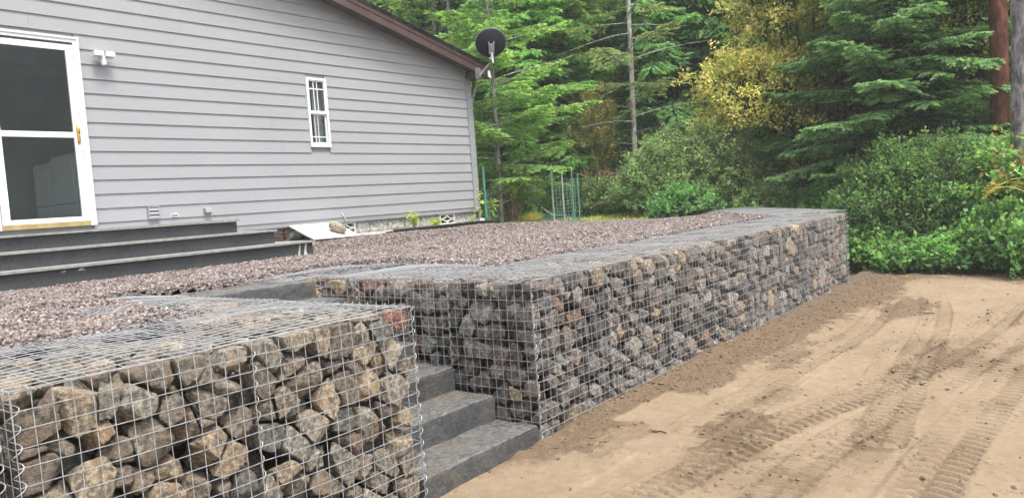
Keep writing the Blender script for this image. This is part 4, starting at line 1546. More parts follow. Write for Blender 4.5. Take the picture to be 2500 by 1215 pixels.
for s_ in (0, 1):
    for i_ in range(nr):
        for j in range(na):
            a_, b_ = i_ * na + j, i_ * na + (j + 1) % na
            c_, d_ = a_ + na, b_ + na
            f = (a_, b_, d_, c_)
            Fc.append(tuple(x_ + s_ * st for x_ in (f if s_ == 0 else f[::-1])))
for j in range(na):
    a_, b_ = nr * na + j, nr * na + (j + 1) % na
    Fc.append((a_, b_, b_ + st, a_ + st))
mb.add(V, Fc)
mb.build('reflector', M['dish'], e, smooth=True)
mb = MB()
rim = [DC + vx * math.cos(a_) * 0.289 + vz * math.sin(a_) * 0.269 - ndir * 0.004 for a_ in np.linspace(0, 2 * math.pi, 41)]
mb.tubes(np.array(rim)[None], 0.005, 5)
mb.build('rim', M['metal'], e)
mb = MB()
bb_ = back
for a_, c_ in (((-0.045, -0.05, -0.10), (0.045, 0.04, 0.06)),):
    mb.hexa([bb_ + vx * x_ * 0.05 + vz * z_ * 0.09 + ndir * y_ * 0.03 + ndir * 0.0 for x_, y_, z_ in ((-1, -1, -1), (1, -1, -1), (1, 1, -1), (-1, 1, -1), (-1, -1, 1), (1, -1, 1), (1, 1, 1), (-1, 1, 1))])
for s_ in (-1, 1):
    mb.tube([bb_ + vx * s_ * 0.04 + vz * 0.06 - ndir * 0.01, bb_ + vx * s_ * 0.05 + vz * 0.13 + ndir * 0.01], 0.012, 8)
mb.tube([bb_ + vx * 0.03 - vz * 0.15, bb_ + vx * 0.03 + vz * 0.02], 0.02, 8)
mb.build('mount', M['metal'], e)
low = DC - vz * 0.27
tip = DC + ndir * 0.42 - vz * 0.18
mb = MB()
mb.tube([tuple(bb_ - vz * 0.12), tuple(low - ndir * 0.05 - vz * 0.03), tuple(low + ndir * 0.05 - vz * 0.03), tuple(tip)], [0.016, 0.018, 0.018, 0.016], 8)
mb.build('feed_arm', M['white'], e)
mb = MB()
mb.tube([tuple(tip - ndir * 0.02 - vz * 0.02), tuple(tip + vz * 0.05 - ndir * 0.04), tuple(tip + vz * 0.10 - ndir * 0.09)], [0.03, 0.038, 0.03], 10)
mb.build('feed_horn', M['white'], e)
mb = MB()
cp = smooth_poly([(0, 0), (1, 0)], 1)
pts = [(7.60, YR - 0.12, 4.02), (7.70, YR - 0.06, 3.93), (7.78, YR - 0.05, 3.80), (7.79, YR, 3.68), (7.72, YR + 0.12, 3.60), (7.62, YH + 0.0, 3.50)]
mb.tube(pts, 0.006, 6)
mb.build('cable', M['black_plastic'], e)
mb = MB()
mb.hexa([(7.80, YR + 0.0, 3.88), (7.90, YR + 0.0, 3.87), (7.90, YR + 0.10, 3.87), (7.80, YR + 0.10, 3.88), (7.80, YR + 0.0, 3.97), (7.88, YR + 0.0, 3.96), (7.88, YR + 0.10, 3.96), (7.80, YR + 0.10, 3.97)])
tag(mb.build('eave_box', M['white']), 'small white box on the eave end below the dish', 'junction box')

# porch steps in front of the door
e = empty('porch_steps', (-1, 6.1, 0.95), 'three long charcoal porch steps under the storm door', 'porch steps')
PS = [(5.30, 1.165, 2.49, 0.93), (5.60, 1.340, 2.14, 1.135), (5.90, 1.505, 1.81, 1.31)]
for i, (y0, z1, x1, z0) in enumerate(PS):
    mb = MB()
    mb.box((-6.5, y0 + 0.015, z0), (x1 - 0.02, YH - 0.05, z1 - 0.028))
    st = mb.build('step', M['riser'], e)
    mb = MB()
    a, c = y0 - 0.030, (PS[i + 1][0] + 0.05) if i < 2 else YH - 0.035
    mb.box((-6.5, a, z1 - 0.024), (x1, c if i < 2 else YH - 0.045, z1))
    if i < 2: mb.box((PS[i + 1][2] - 0.019, c + 0.0005, z1 - 0.024), (x1, YH - 0.045, z1))
    mb.build('tread', M['tread'], st)
mb = MB()
mb.box((2.20, 5.297 + 0.015, 1.0), (2.245, 5.3148, 1.137)); mb.box((2.30, 5.2975 + 0.015, 0.98), (2.36, 5.3148, 1.137))
# pale limewash drips on the lowest step, thin skins proud of the face
mb2 = MB()
def drip(x, w, z1, z0, y):
    n_ = 10
    zs = np.linspace(z1, z0, n_)
    V = []
    for q, z in enumerate(zs):
        t_ = q / (n_ - 1)
        c_ = x + 0.012 * math.sin(t_ * 3 + x * 9)
        ww = w * (1 - 0.35 * math.sin(t_ * 3.1)) * (0.6 + 0.6 * t_)
        V += [(c_ - ww, y, z), (c_ + ww, y, z)]
    mb2.add(V, [(2 * q + 1, 2 * q, 2 * q + 2, 2 * q + 3) for q in range(n_ - 1)])
drip(2.26, 0.018, 1.125, 0.98, 5.3125)
drip(2.36, 0.026, 1.137, 0.98, 5.3125)
drip(-0.35, 0.035, 1.125, 1.105, 5.3125)
drip(-0.52, 0.02, 1.12, 1.105, 5.3125)
mb2.build('lime_stain', M['block_smooth'], e)
mb = MB()
mb.tube([(0.75, 5.80, 1.352), (0.79, 5.79, 1.356), (0.84, 5.80, 1.352)], [0.006, 0.012, 0.006], 8)
tag(mb.build('wood_chip', M['bark']), 'small brown wood chip lying on the middle porch step', 'wood chip')

# board leaning on the foundation with a rock on it
mb = MB()
bp = [(3.18, 6.20, 1.125), (4.13, 6.32, 1.115), (4.03, 6.765, 1.345), (3.16, 6.755, 1.345)]
nb_ = np.cross(np.array(bp[1]) - bp[0], np.array(bp[3]) - bp[0]); nb_ /= np.linalg.norm(nb_)
mb.hexa([tuple(np.array(q)) for q in bp] + [tuple(np.array(q) + nb_ * 0.014) for q in bp])
tag(rebase(mb.build('plywood_board', simple_noise_mat('pale_board', (0.50, 0.48, 0.44), (0.72, 0.70, 0.66), 5, 0.7, 0.1))), 'pale board leaning on the house foundation with a rock on it', 'board')
def loose_rock(c, rx, ry, rz, seed, col, rotz=0.0, name='rock'):
    rng = np.random.default_rng(seed)
    D = ICO4[0]
    nn_ = rng.normal(size=(14, 3)); nn_ /= np.linalg.norm(nn_, axis=1)[:, None]
    dd_ = rng.uniform(0.7, 1.0, 14)
    r = 1 / (np.sum((np.maximum(D @ nn_.T, 0) / dd_) ** 14, axis=1) + 0.9 ** 14) ** (1 / 14)
    r *= 1 + 0.05 * vnoise(D * 3 + seed, 7) + 0.03 * vnoise(D * 8 + seed, 8)
    V = D * r[:, None] * np.array([rx, ry, rz])
    cz_, sz_ = math.cos(rotz), math.sin(rotz)
    V = np.stack([V[:, 0] * cz_ - V[:, 1] * sz_, V[:, 0] * sz_ + V[:, 1] * cz_, V[:, 2]], -1)
    mb = MB()
    mb.add(V + np.array(c), ICO4[1], col)
    return rebase(mb.build(name, M['rock'], smooth=True, colors=True))
o = loose_rock((3.74, 6.42, 1.275), 0.15, 0.085, 0.078, 5, (0.36, 0.32, 0.24), -0.2)
o.rotation_euler = (0.25, 0.35, 0)
tag(o, 'sandy oval rock resting on the pale leaning board', 'rock')
# thin white tube against the wall
mb = MB()
mb.tube([(4.26, YH - 0.04, 1.36), (4.22, YH - 0.045, 1.44), (4.19, YH - 0.04, 1.50)], [0.008, 0.008, 0.005], 6)
tag(mb.build('plastic_tube', M['white']), 'short white plastic tube leaning on the siding above the board', 'tube')

# ------------------------------------------------------------------ vegetation
def place(px, dist):
    """ground point seen in photo column px at a horizontal distance"""
    r = MR.T @ np.array([(px - 1250) / 1851.0, (520 - 607.5) / 1851.0, 1.0])
    h = math.hypot(r[0], r[1])
    x, y = CAM[0] + r[0] / h * dist, CAM[1] + r[1] / h * dist
    return np.array([x, y, float(ground_h(np.array([x]), np.array([y]))[0]) - 0.03])


def diamonds(mb, P, D, L, W, rng, col, up=(0, 0, 1), rnd=0.5, fold=0.0):
    """elongated leaf quads at P along D"""
    n_ = len(P)
    D = D / (np.linalg.norm(D, axis=1, keepdims=True) + 1e-9)
    U = np.array(up, float)[None] + rnd * rng.normal(size=(n_, 3))
    S = np.cross(D, U)
    S /= np.linalg.norm(S, axis=1, keepdims=True) + 1e-9
    Nn = np.cross(S, D)
    L = np.broadcast_to(L, n_)[:, None]
    W = np.broadcast_to(W, n_)[:, None]
    a = P
    b = P + D * L * 0.45 + S * W * 0.5 - Nn * W * fold
    c = P + D * L
    d = P + D * L * 0.45 - S * W * 0.5 - Nn * W * fold
    V = np.stack([a, b, c, d], 1).reshape(-1, 3)
    mb.add(V, np.arange(n_ * 4).reshape(-1, 4), np.repeat(col, 4, 0))


def conifer_data(seed, H, Rmax, z0=0.25, nb=150, lift=0.25, droop=0.35, spray=(0.13, 0.05), cols=None, tipcol=None, dens=1.0, prof=0.75, dead=0.0, open_=0.0, r0=0.12):
    """crown and wood builders of one conifer standing at the origin"""
    rng = np.random.default_rng(seed)
    crown, wood = MB(), MB()
    cols = np.array(cols)
    k = 16
    tz = np.linspace(0, H, k)
    lean = np.stack([0.05 * np.sin(tz * 0.5 + seed), 0.05 * np.cos(tz * 0.4 + seed), tz], -1)
    wood.tubes(lean[None], (r0 * (1 - tz / H * 0.93))[None], 9)
    Bz = z0 + (H - z0) * (np.arange(nb) + rng.uniform(0, 1, nb)) / nb
    Bz = np.sort(Bz)
    gold = rng.uniform(0, 6.28) + np.arange(nb) * 2.399 + rng.normal(0, 0.4, nb)
    PP, DD, LL, WW, CC = [], [], [], [], []
    BP, BR = [], []
    for b in range(nb):
        z, az = Bz[b], gold[b]
        t_h = (z - z0) / (H - z0)
        L = Rmax * ((1 - t_h) ** prof) * rng.uniform(0.65, 1.1) * (0.75 + 0.25 * min(1, t_h / 0.12)) + 0.15
        if rng.random() < open_: L *= 0.5
        isdead = rng.random() < dead
        m_ = 9
        t = np.linspace(0, 1, m_)
        lf, dr = lift * rng.uniform(0.1, 2.2) + 0.45 * t_h + rng.normal(0, 0.09), droop * rng.uniform(0.6, 1.3)
        rr = L * t
        ox, oy = np.interp(z, tz, lean[:, 0]), np.interp(z, tz, lean[:, 1])
        wig = 0.04 * L * np.sin(t * 4 + rng.uniform(0, 6))
        pz = z + L * (lf * t - dr * t ** 2 + 0.08 * t ** 3)
        bx = ox + rr * math.cos(az) - wig * math.sin(az)
        by = oy + rr * math.sin(az) + wig * math.cos(az)
        path = np.stack([bx, by, pz], -1)
        BP.append(path)
        BR.append(0.018 * (L / 2.0) * (1 - 0.85 * t) + 0.002)
        if isdead: continue
        step = 0.085 / dens ** 0.5
        ns = max(4, int(L / step))
        ts = (np.arange(ns) + rng.uniform(0, 1, ns)) / ns
        ts = ts[ts > 0.10 + 0.25 * (1 - t_h) * rng.uniform(0, 1)]
        for sgn in (-1, 1):
            n_ = len(ts)
            base = np.stack([np.interp(ts, t, path[:, i]) for i in range(3)], -1)
            tang = np.stack([np.interp(ts, t, np.gradient(path[:, i], t)) for i in range(3)], -1)
            tang /= np.linalg.norm(tang, axis=1, keepdims=True)
            side = np.array([-math.sin(az), math.cos(az), 0.0]) * sgn
            an = rng.uniform(0.7, 1.15, n_)[:, None]
            d = tang * np.cos(an) + side[None] * np.sin(an)
            d[:, 2] -= 0.12 + 0.7 * rng.uniform(0, 1, n_) * droop * 2 - 0.12
            bl = (0.34 * L * (1 - ts) ** 0.75 + 0.10) * rng.uniform(0.6, 1.15, n_)
            bl = np.minimum(bl, 0.75)
            q = max(3, int(np.mean(bl) / (spray[0] * 0.42)))
            for j in range(q):
                f = (j + rng.uniform(0, 1, n_)) / q
                p = base + d * (bl * f)[:, None]
                p[:, 2] -= 0.22 * droop * (bl * f) ** 2
                sd2 = np.cross(d, [0, 0, 1.0])
                for s2 in ((-1, 1) if dens >= 1 else (1 if j % 2 else -1,)):
                    dd = d * 0.8 + sd2 * s2 * rng.uniform(0.25, 0.8, n_)[:, None] + rng.normal(0, 0.13, (n_, 3))
                    dd[:, 2] -= 0.12
                    PP.append(p)
                    DD.append(dd)
                    LL.append(spray[0] * rng.uniform(0.6, 1.25, n_))
                    WW.append(spray[1] * rng.uniform(0.7, 1.2, n_))
                    c = cols[rng.integers(0, len(cols), n_)] * (0.75 + 0.35 * rng.random((n_, 1)))
                    if tipcol is not None:
                        w = np.clip((f - 0.5) * 1.6 + (ts - 0.55), 0, 1)[:, None] * rng.uniform(0.2, 1.0, (n_, 1))
                        c = c * (1 - w) + np.array(tipcol)[None] * w
                    CC.append(c)
    wood.tubes(np.array(BP), np.array(BR), 4)
    PP, DD, LL, WW, CC = [np.concatenate(a) for a in (PP, DD, LL, WW, CC)]
    diamonds(crown, PP, DD, LL, WW * 1.15, rng, CC, rnd=1.1)
    return crown, wood, len(PP)


def plant_thing(name, label, cat, crown, wood, loc, barkm, leafm, group=None, cname='crown', wname='trunk', rotz=0.0, scale=1.0):
    e = empty(name, (0, 0, 0), label, cat, group)
    if wood is not None: wood.build(wname, barkm, e, smooth=True)
    if crown is not None: crown.build(cname, leafm, e, colors=True)
    e.location = tuple(loc)
    e.rotation_euler = (0, 0, rotz)
    e.scale = (scale,) * 3
    return e


def copy_tree(src, loc, rotz, label, scale=1.0, zs=1.0):
    r = src.copy()
    COL.objects.link(r)
    r.location = tuple(loc)
    r.rotation_euler = (0, 0, rotz)
    r.scale = (scale, scale, scale * zs)
    r['label'] = label
    for ch in list(src.children):
        c = ch.copy()
        COL.objects.link(c)
        c.parent = r
    return r


G_BRIGHT = [(0.14, 0.225, 0.07), (0.18, 0.27, 0.085), (0.10, 0.17, 0.055), (0.21, 0.29, 0.105)]
G_MID = [(0.154, 0.265, 0.099), (0.199, 0.328, 0.125), (0.132, 0.23, 0.088), (0.234, 0.351, 0.142)]
G_DARK = [(0.11, 0.202, 0.097), (0.143, 0.254, 0.123), (0.085, 0.164, 0.079), (0.166, 0.278, 0.14)]
G_CEDAR = [(0.135, 0.251, 0.11), (0.104, 0.202, 0.092), (0.172, 0.307, 0.128), (0.215, 0.35, 0.148)]
G_OLIVE = [(0.154, 0.196, 0.079), (0.104, 0.147, 0.061), (0.192, 0.235, 0.107)]
cnt = 0
c, w, n_ = conifer_data(1, 9.0, 2.35, z0=0.5, nb=150, lift=0.18, droop=0.24, spray=(0.105, 0.036), cols=G_BRIGHT, tipcol=(0.25, 0.36, 0.11), dens=1.5, open_=0.3, dead=0.10, r0=0.055)
t_bright = plant_thing('young_fir', 'bright yellow-green young fir with a thin pale trunk, right of the house corner', 'tree', c, w, place(1222, 16.6), M['pale_bark'], M['needle'], 'conifers around the yard')
cnt += n_
c, w, n_ = conifer_data(2, 11.5, 2.7, z0=0.4, nb=270, lift=0.15, droop=0.45, spray=(0.17, 0.06), cols=G_MID, tipcol=(0.16, 0.27, 0.07), dens=1.0, r0=0.15)
t_mid = plant_thing('hemlock', 'mid green drooping hemlock between the bright fir and the pale dead-limbed trunk', 'tree', c, w, place(1395, 21.5), M['bark'], M['needle'], 'conifers around the yard')
cnt += n_
c, w, n_ = conifer_data(3, 11.5, 2.9, z0=0.6, nb=250, lift=0.05, droop=0.50, spray=(0.20, 0.065), cols=G_CEDAR, tipcol=(0.15, 0.29, 0.08), dens=1.0, r0=0.18)
t_cedar = plant_thing('cedar', 'dark green cedar with drooping fronds right of the pale dead-limbed trunk', 'tree', c, w, place(1665, 21.5), M['bark'], M['needle'], 'conifers around the yard')
cnt += n_
c, w, n_ = conifer_data(4, 9.5, 2.4, z0=0.9, nb=230, lift=0.12, droop=0.30, spray=(0.10, 0.036), cols=G_DARK, tipcol=(0.15, 0.25, 0.10), dens=1.9, r0=0.13)
t_dark = plant_thing('douglas_fir', 'large dark green fir standing close behind the bushes on the right', 'tree', c, w, place(2200, 15.6), M['bark'], M['needle'], 'conifers around the yard')
cnt += n_
c, w, n_ = conifer_data(5, 13.5, 2.9, z0=1.0, nb=210, lift=0.2, droop=0.45, spray=(0.26, 0.11), cols=G_MID + G_CEDAR[:2], tipcol=(0.12, 0.20, 0.06), dens=0.6, r0=0.2)
t_far = plant_thing('fir', 'tall dull green fir showing above the roof edge, left of the dish', 'tree', c, w, place(1085, 29), M['bark'], M['needle'], 'conifers of the wood behind')
cnt += n_
# bare trunk with dead side limbs and a high crown
c, w, n_ = conifer_data(6, 17.0, 2.1, z0=1.2, nb=95, lift=0.12, droop=0.2, spray=(0.16, 0.055), cols=G_OLIVE, tipcol=(0.2, 0.24, 0.1), dens=0.8, dead=0.62, r0=0.072)
t_pale = plant_thing('dead_limbed_fir', 'tall pale barked fir with bare dead side limbs in the middle of the wood', 'tree', c, w, place(1562, 19.0), M['pale_bark'], M['needle'], 'conifers around the yard')
cnt += n_
print('conifer quads', cnt)

POS = [  # px, dist, source, label, scale, zscale
    (1300, 20.5, t_mid, 'mid green hemlock just behind and right of the bright young fir', 0.95, 1.0),
    (1470, 24.0, t_cedar, 'cedar in shade behind the yellowing shrubs, left of the pale trunk', 0.95, 1.0),
    (1130, 21.5, t_bright, 'fresh green fir half hidden by the house roof, behind the dish', 1.35, 1.2),
    (1385, 25.5, t_bright, 'light green fir high behind the garden fence', 1.7, 1.1),
    (1760, 22.5, t_mid, 'drooping hemlock behind the yellow alder, on its left', 1.0, 1.0),
    (1600, 26.0, t_mid, 'hemlock in the middle of the wood behind the cedar', 1.1, 1.1),
    (1845, 26.0, t_cedar, 'dark cedar whose top shows left of the yellow alder', 1.1, 1.1),
    (2010, 21.0, t_dark, 'dark fir behind the yellow alder, on its right', 1.25, 1.1),
    (2330, 17.5, t_dark, 'dark fir in front of the red barked trunk, high limbs', 1.05, 1.15),
    (2420, 22.0, t_cedar, 'cedar behind the red barked trunk at the right', 1.0, 1.0),
    (2530, 18.5, t_mid, 'hemlock at the right edge behind the grey trunk', 1.0, 1.0),
    (2090, 18.0, t_mid, 'green hemlock between the yellow alder and the large dark fir', 0.95, 1.0),
    (2240, 24.0, t_cedar, 'deep green cedar behind the large dark fir', 1.1, 1.1),
    (1220, 25.5, t_cedar, 'darker cedar behind the bright young fir', 1.0, 1.0),
]
rng = np.random.default_rng(77)
for px, ds, src, lab, sc, zs in POS:
    copy_tree(src, place(px, ds), rng.uniform(0, 6.28), lab, sc, zs)
rng = np.random.default_rng(78)
for i in range(17):
    copy_tree((t_mid, t_cedar, t_bright, t_mid)[i % 4], place(1010 + i * 97 + rng.uniform(-25, 25), rng.uniform(24, 29)), rng.uniform(0, 6.28), 'green conifer in the crowded second row of the wood', rng.uniform(0.95, 1.3), 1.0)
FARPX = [(960, 31), (1040, 26), (1150, 33), (1195, 29), (1260, 31), (1330, 30), (1410, 34), (1490, 30), (1555, 32), (1640, 31), (1710, 33), (1790, 30), (1870, 33), (1950, 30), (2040, 29), (2130, 31), (2210, 29), (2300, 30), (2380, 28), (2460, 30), (2550, 27), (2650, 25), (870, 28), (2760, 22)]
for i, (px, ds) in enumerate(FARPX):
    o = copy_tree(t_far, place(px, ds), rng.uniform(0, 6.28), 'tall dull green fir deep in the wood behind the nearer conifers', rng.uniform(0.9, 1.25), rng.uniform(0.95, 1.2))
for i in range(34):
    px = 780 + i * 60 + rng.uniform(-20, 20)
    copy_tree(t_far, place(px, rng.uniform(36, 48)), rng.uniform(0, 6.28), 'tall dull green fir deep in the wood behind the nearer conifers', rng.uniform(1.1, 1.4), rng.uniform(1.1, 1.4))


def trunk_only(px, ds, r, H, barkm, name, label, lean=0.0, limbs=0, seed=0):
    rng = np.random.default_rng(seed)
    wood = MB()
    k = 26
    z = np.linspace(-0.1, H, k)
    rad = r * (1 - 0.5 * z / H) * (1 + 0.6 * np.exp(-np.clip(z, 0, 9) / 0.35))
    P = np.stack([lean * z + 0.03 * np.sin(z), 0.03 * np.cos(z * 0.8), z], -1)
    A = np.linspace(0, 2 * math.pi, 25)[:-1]
    V = []
    for i in range(k):
        rr = rad[i] * (1 + 0.06 * vnoise(np.stack([np.cos(A) * 3, np.sin(A) * 3, A * 0 + z[i] * 1.2 + seed], -1), 5))
        V.append(P[i] + np.stack([rr * np.cos(A), rr * np.sin(A), A * 0], -1))
    idx = np.arange(k * 24).reshape(k, 24)
    F = np.stack([idx[:-1], np.roll(idx[:-1], -1, 1), np.roll(idx[1:], -1, 1), idx[1:]], -1).reshape(-1, 4)
    wood.add(np.concatenate(V), F)
    crown = None
    if limbs:
        lb = MB()
        BP, BR = [], []
        for j in range(limbs):
            zz = rng.uniform(1.5, H)
            az = rng.uniform(0, 6.28)
            L = rng.uniform(0.5, 1.6)
            t = np.linspace(0, 1, 6)
            BP.append(np.stack([lean * zz + L * t * math.cos(az), L * t * math.sin(az), zz + 0.1 * t - 0.25 * t * t * L], -1))
            BR.append(0.016 * (1 - 0.8 * t))
        wood.tubes(np.array(BP), np.array(BR), 4)
    return plant_thing(name, label, 'tree', None, wood, place(px, ds), barkm, None)


trunk_only(2446, 15.2, 0.15, 13, M['red_bark'], 'madrone', 'red barked bare trunk between the dark fir and the grey trunk', 0.0, 5, 1)
trunk_only(2500, 13.4, 0.15, 14, M['grey_bark'], 'grey_trunk_tree', 'thick pale grey trunk at the right edge of the photo', 0.012, 0, 2)
trunk_only(2476, 19.0, 0.16, 14, M['grey_bark'], 'mossy_trunk_tree', 'dim grey trunk behind, between red and pale grey trunks', 0.0, 4, 3)
trunk_only(1636, 27.0, 0.17, 16, M['pale_bark'], 'pale_trunk_tree', 'pale trunk high behind the cedar, top centre of the wood', 0.0, 14, 4)
trunk_only(1893, 21.0, 0.15, 14, M['red_bark'], 'dark_trunk_tree', 'dark reddish trunk glimpsed through the left of the yellow alder', 0.0, 2, 5)
trunk_only(1098, 22.0, 0.10, 14, M['grey_bark'], 'snag', 'thin grey trunk with bare limbs above the roof edge', 0.0, 30, 6)


# broadleaved crowns and bushes from twig clusters
def cluster_crown(seed, blobs, n_cl, per, leaf, cols, flat=0.0, tip=None, updir=0.4, spread=0.16):
    """blobs: (cx,cy,cz,rx,ry,rz,weight). Twig clusters on and in the blobs."""
    rng = np.random.default_rng(seed)
    crown, wood = MB(), MB()
    cols = np.array(cols)
    W = np.array([b[6] for b in blobs], float)
    W /= W.sum()
    which = rng.choice(len(blobs), n_cl, p=W)
    B = np.array([b[:6] for b in blobs])[which]
    d = rng.normal(size=(n_cl, 3))
    d /= np.linalg.norm(d, axis=1, keepdims=True)
    d[:, 2] = np.where(d[:, 2] < -0.5, -d[:, 2], d[:, 2])
    rr = rng.uniform(0.45, 1.0, n_cl) ** 0.5
    lump = 1 + 0.22 * vnoise(d * 2.5 + seed, 4) + 0.15 * vnoise(d * 6 + seed, 5)
    c = B[:, :3] + d * B[:, 3:6] * (rr * lump)[:, None]
    c[:, 2] = np.maximum(c[:, 2], 0.06)
    tw = d * 0.8 + rng.normal(0, 0.45, (n_cl, 3))
    tw[:, 2] += updir
    tw /= np.linalg.norm(tw, axis=1, keepdims=True)
    tl = spread * 2.2 * rng.uniform(0.6, 1.4, n_cl)
    P0 = c - tw * tl[:, None]
    wood.tubes(np.stack([P0 - d * B[:, 3:6] * 0.35, P0, c], 1), np.array([0.007, 0.004, 0.002]), 3)
    t = rng.uniform(0, 1, (n_cl, per))
    p = P0[:, None] + tw[:, None] * (tl[:, None] * t)[..., None] + rng.normal(0, spread * 0.28, (n_cl, per, 3))
    dd = tw[:, None] * 0.5 + rng.normal(0, 0.75, (n_cl, per, 3))
    dd[..., 2] += 0.1 - flat
    cc = cols[rng.integers(0, len(cols), n_cl)][:, None] * rng.uniform(0.8, 1.2, (n_cl, per, 1)) * rng.uniform(0.6, 1.25, (n_cl, 1, 1))
    if tip is not None:
        w = (np.clip((t - 0.55) * 2, 0, 1) * rng.uniform(0, 1, (n_cl, 1)) * np.clip(d[:, 2:3] * 0.8 + 0.45, 0, 1))[..., None]
        cc = cc * (1 - w) + np.array(tip) * w
    n_ = n_cl * per
    L = leaf[0] * rng.uniform(0.6, 1.3, n_)
    diamonds(crown, p.reshape(-1, 3), dd.reshape(-1, 3), L, L * leaf[1], rng, cc.reshape(-1, 3), rnd=0.7, fold=0.15)
    return crown, wood, n_


def add_stems(wood, n_, H, spread, seed, r=0.02, cx=0, cy=0):
    rng = np.random.default_rng(seed)
    t = np.linspace(0, 1, 7)
    BP = []
    for i in range(n_):
        az = rng.uniform(0, 6.28)
        L = spread * rng.uniform(0.3, 1)
        BP.append(np.stack([cx + L * t ** 1.4 * math.cos(az) + 0.05 * np.sin(t * 5 + i), cy + L * t ** 1.4 * math.sin(az) + 0.05 * np.cos(t * 4 + i), H * rng.uniform(0.7, 1) * t], -1))
    wood.tubes(np.array(BP), r * (1 - 0.8 * t), 5)


YEL = [(0.50, 0.49, 0.15), (0.60, 0.56, 0.19), (0.38, 0.44, 0.14), (0.66, 0.59, 0.24), (0.29, 0.38, 0.13)]
c, w, n_ = cluster_crown(21, [(0, 0, 5.2, 1.7, 1.7, 1.8, 3), (-0.4, 0.8, 3.2, 1.45, 1.6, 1.3, 2.6), (0.2, -0.3, 2.1, 0.9, 0.9, 0.8, 0.7), (0.4, -0.5, 4.2, 1.1, 1.0, 1.4, 1.3), (0, 0.2, 7.2, 1.5, 1.5, 1.6, 2)], 2300, 28, (0.075, 0.55), YEL, tip=(0.50, 0.44, 0.15), spread=0.17)
add_stems(w, 16, 6.6, 1.6, 3, 0.06)
plant_thing('alder', 'yellow leaved alder standing among the dark conifers', 'tree', c, w, place(1992, 16.6), M['bark'], M['leaf'])
OLV = [(0.20, 0.22, 0.06), (0.12, 0.17, 0.05), (0.28, 0.26, 0.08)]
c, w, n_ = cluster_crown(22, [(0, 0, 4.0, 1.3, 1.3, 2.4, 3)], 520, 22, (0.08, 0.5), OLV, spread=0.2)
add_stems(w, 8, 5.5, 0.9, 5, 0.04)
plant_thing('maple', 'olive green slender maple between the dark fir and red trunk', 'tree', c, w, place(2375, 16.5), M['bark'], M['leaf'])
c, w, n_ = cluster_crown(23, [(0, 0, 2.1, 0.8, 0.8, 1.2, 2), (0, 0.2, 0.9, 0.8, 0.8, 0.7, 1)], 230, 18, (0.07, 0.55), [(0.34, 0.32, 0.09), (0.14, 0.19, 0.07), (0.40, 0.30, 0.09), (0.12, 0.18, 0.06)], spread=0.18)
add_stems(w, 9, 2.6, 0.8, 6, 0.02)
plant_thing('vine_maple', 'thin shrub turning yellow, behind the right end of the garden fence', 'shrub', c, w, place(1462, 19.0), M['twig'], M['leaf'])

B_GREY = [(0.12, 0.21, 0.085), (0.16, 0.26, 0.11), (0.08, 0.15, 0.065), (0.22, 0.31, 0.14)]
B_DEEP = [(0.066, 0.13, 0.049), (0.095, 0.181, 0.067), (0.052, 0.098, 0.044), (0.129, 0.221, 0.083)]
B_SALAL = [(0.105, 0.215, 0.068), (0.15, 0.28, 0.09), (0.065, 0.14, 0.05), (0.19, 0.33, 0.115)]
B_HUCK = [(0.065, 0.135, 0.045), (0.095, 0.18, 0.06), (0.13, 0.22, 0.075), (0.045, 0.095, 0.038)]
BUSH = [  # px, dist, rx, H, cols, tip, leaf, n, per, label
    (1430, 17.5, 1.0, 1.05, B_DEEP, (0.14, 0.22, 0.06), (0.075, 0.5), 420, 20, 'low dark green bush just right of the wire garden fence'),
    (1545, 17.6, 0.9, 0.75, B_DEEP, None, (0.08, 0.5), 320, 20, 'low leafy bush at the back of the lawn, left of the taller shrubs'),
    (1640, 16.4, 1.05, 1.75, B_GREY, (0.34, 0.40, 0.16), (0.07, 0.5), 900, 22, 'grey-green bush with pale shoots, behind the end of the far basket run'),
    (1745, 16.0, 1.1, 2.05, B_GREY, (0.38, 0.42, 0.17), (0.07, 0.5), 950, 22, 'tallest grey-green bush with pale upright tips behind the far baskets'),
    (1860, 15.8, 1.1, 1.6, B_GREY, (0.28, 0.34, 0.14), (0.07, 0.5), 800, 22, 'grey-green bush beneath the yellow alder'),
    (1675, 14.9, 0.65, 0.72, B_DEEP, (0.16, 0.32, 0.08), (0.095, 0.6), 300, 18, 'broad leaved dark bush touching the left end of the far baskets'),
    (1960, 15.4, 1.0, 1.25, B_HUCK, (0.24, 0.33, 0.09), (0.066, 0.55), 600, 22, 'dark bush behind the far corner of the rock wall'),
    (2060, 14.6, 0.95, 1.5, B_HUCK, (0.19, 0.29, 0.08), (0.066, 0.55), 800, 24, 'small leaved dark bush just right of the wall end'),
    (2165, 14.0, 0.95, 1.95, B_HUCK, (0.22, 0.33, 0.09), (0.066, 0.55), 1100, 24, 'huckleberry bush with bright yellow-green top, right of the wall end'),
    (2270, 13.9, 0.95, 2.0, B_HUCK, (0.18, 0.28, 0.08), (0.066, 0.55), 1100, 24, 'tall dense huckleberry bush in the middle of the right thicket'),
    (2370, 14.4, 0.9, 1.6, B_HUCK, (0.20, 0.32, 0.08), (0.066, 0.55), 700, 24, 'dark bush behind the yellow fern fronds'),
    (2480, 13.8, 0.95, 1.95, B_SALAL, (0.34, 0.45, 0.10), (0.085, 0.62), 520, 18, 'bright broad leaved bush with orange leaves at the right edge'),
    (2560, 13.2, 0.95, 1.7, B_SALAL, None, (0.085, 0.62), 420, 18, 'broad leaved bush just beyond the right edge of the photo'),
]
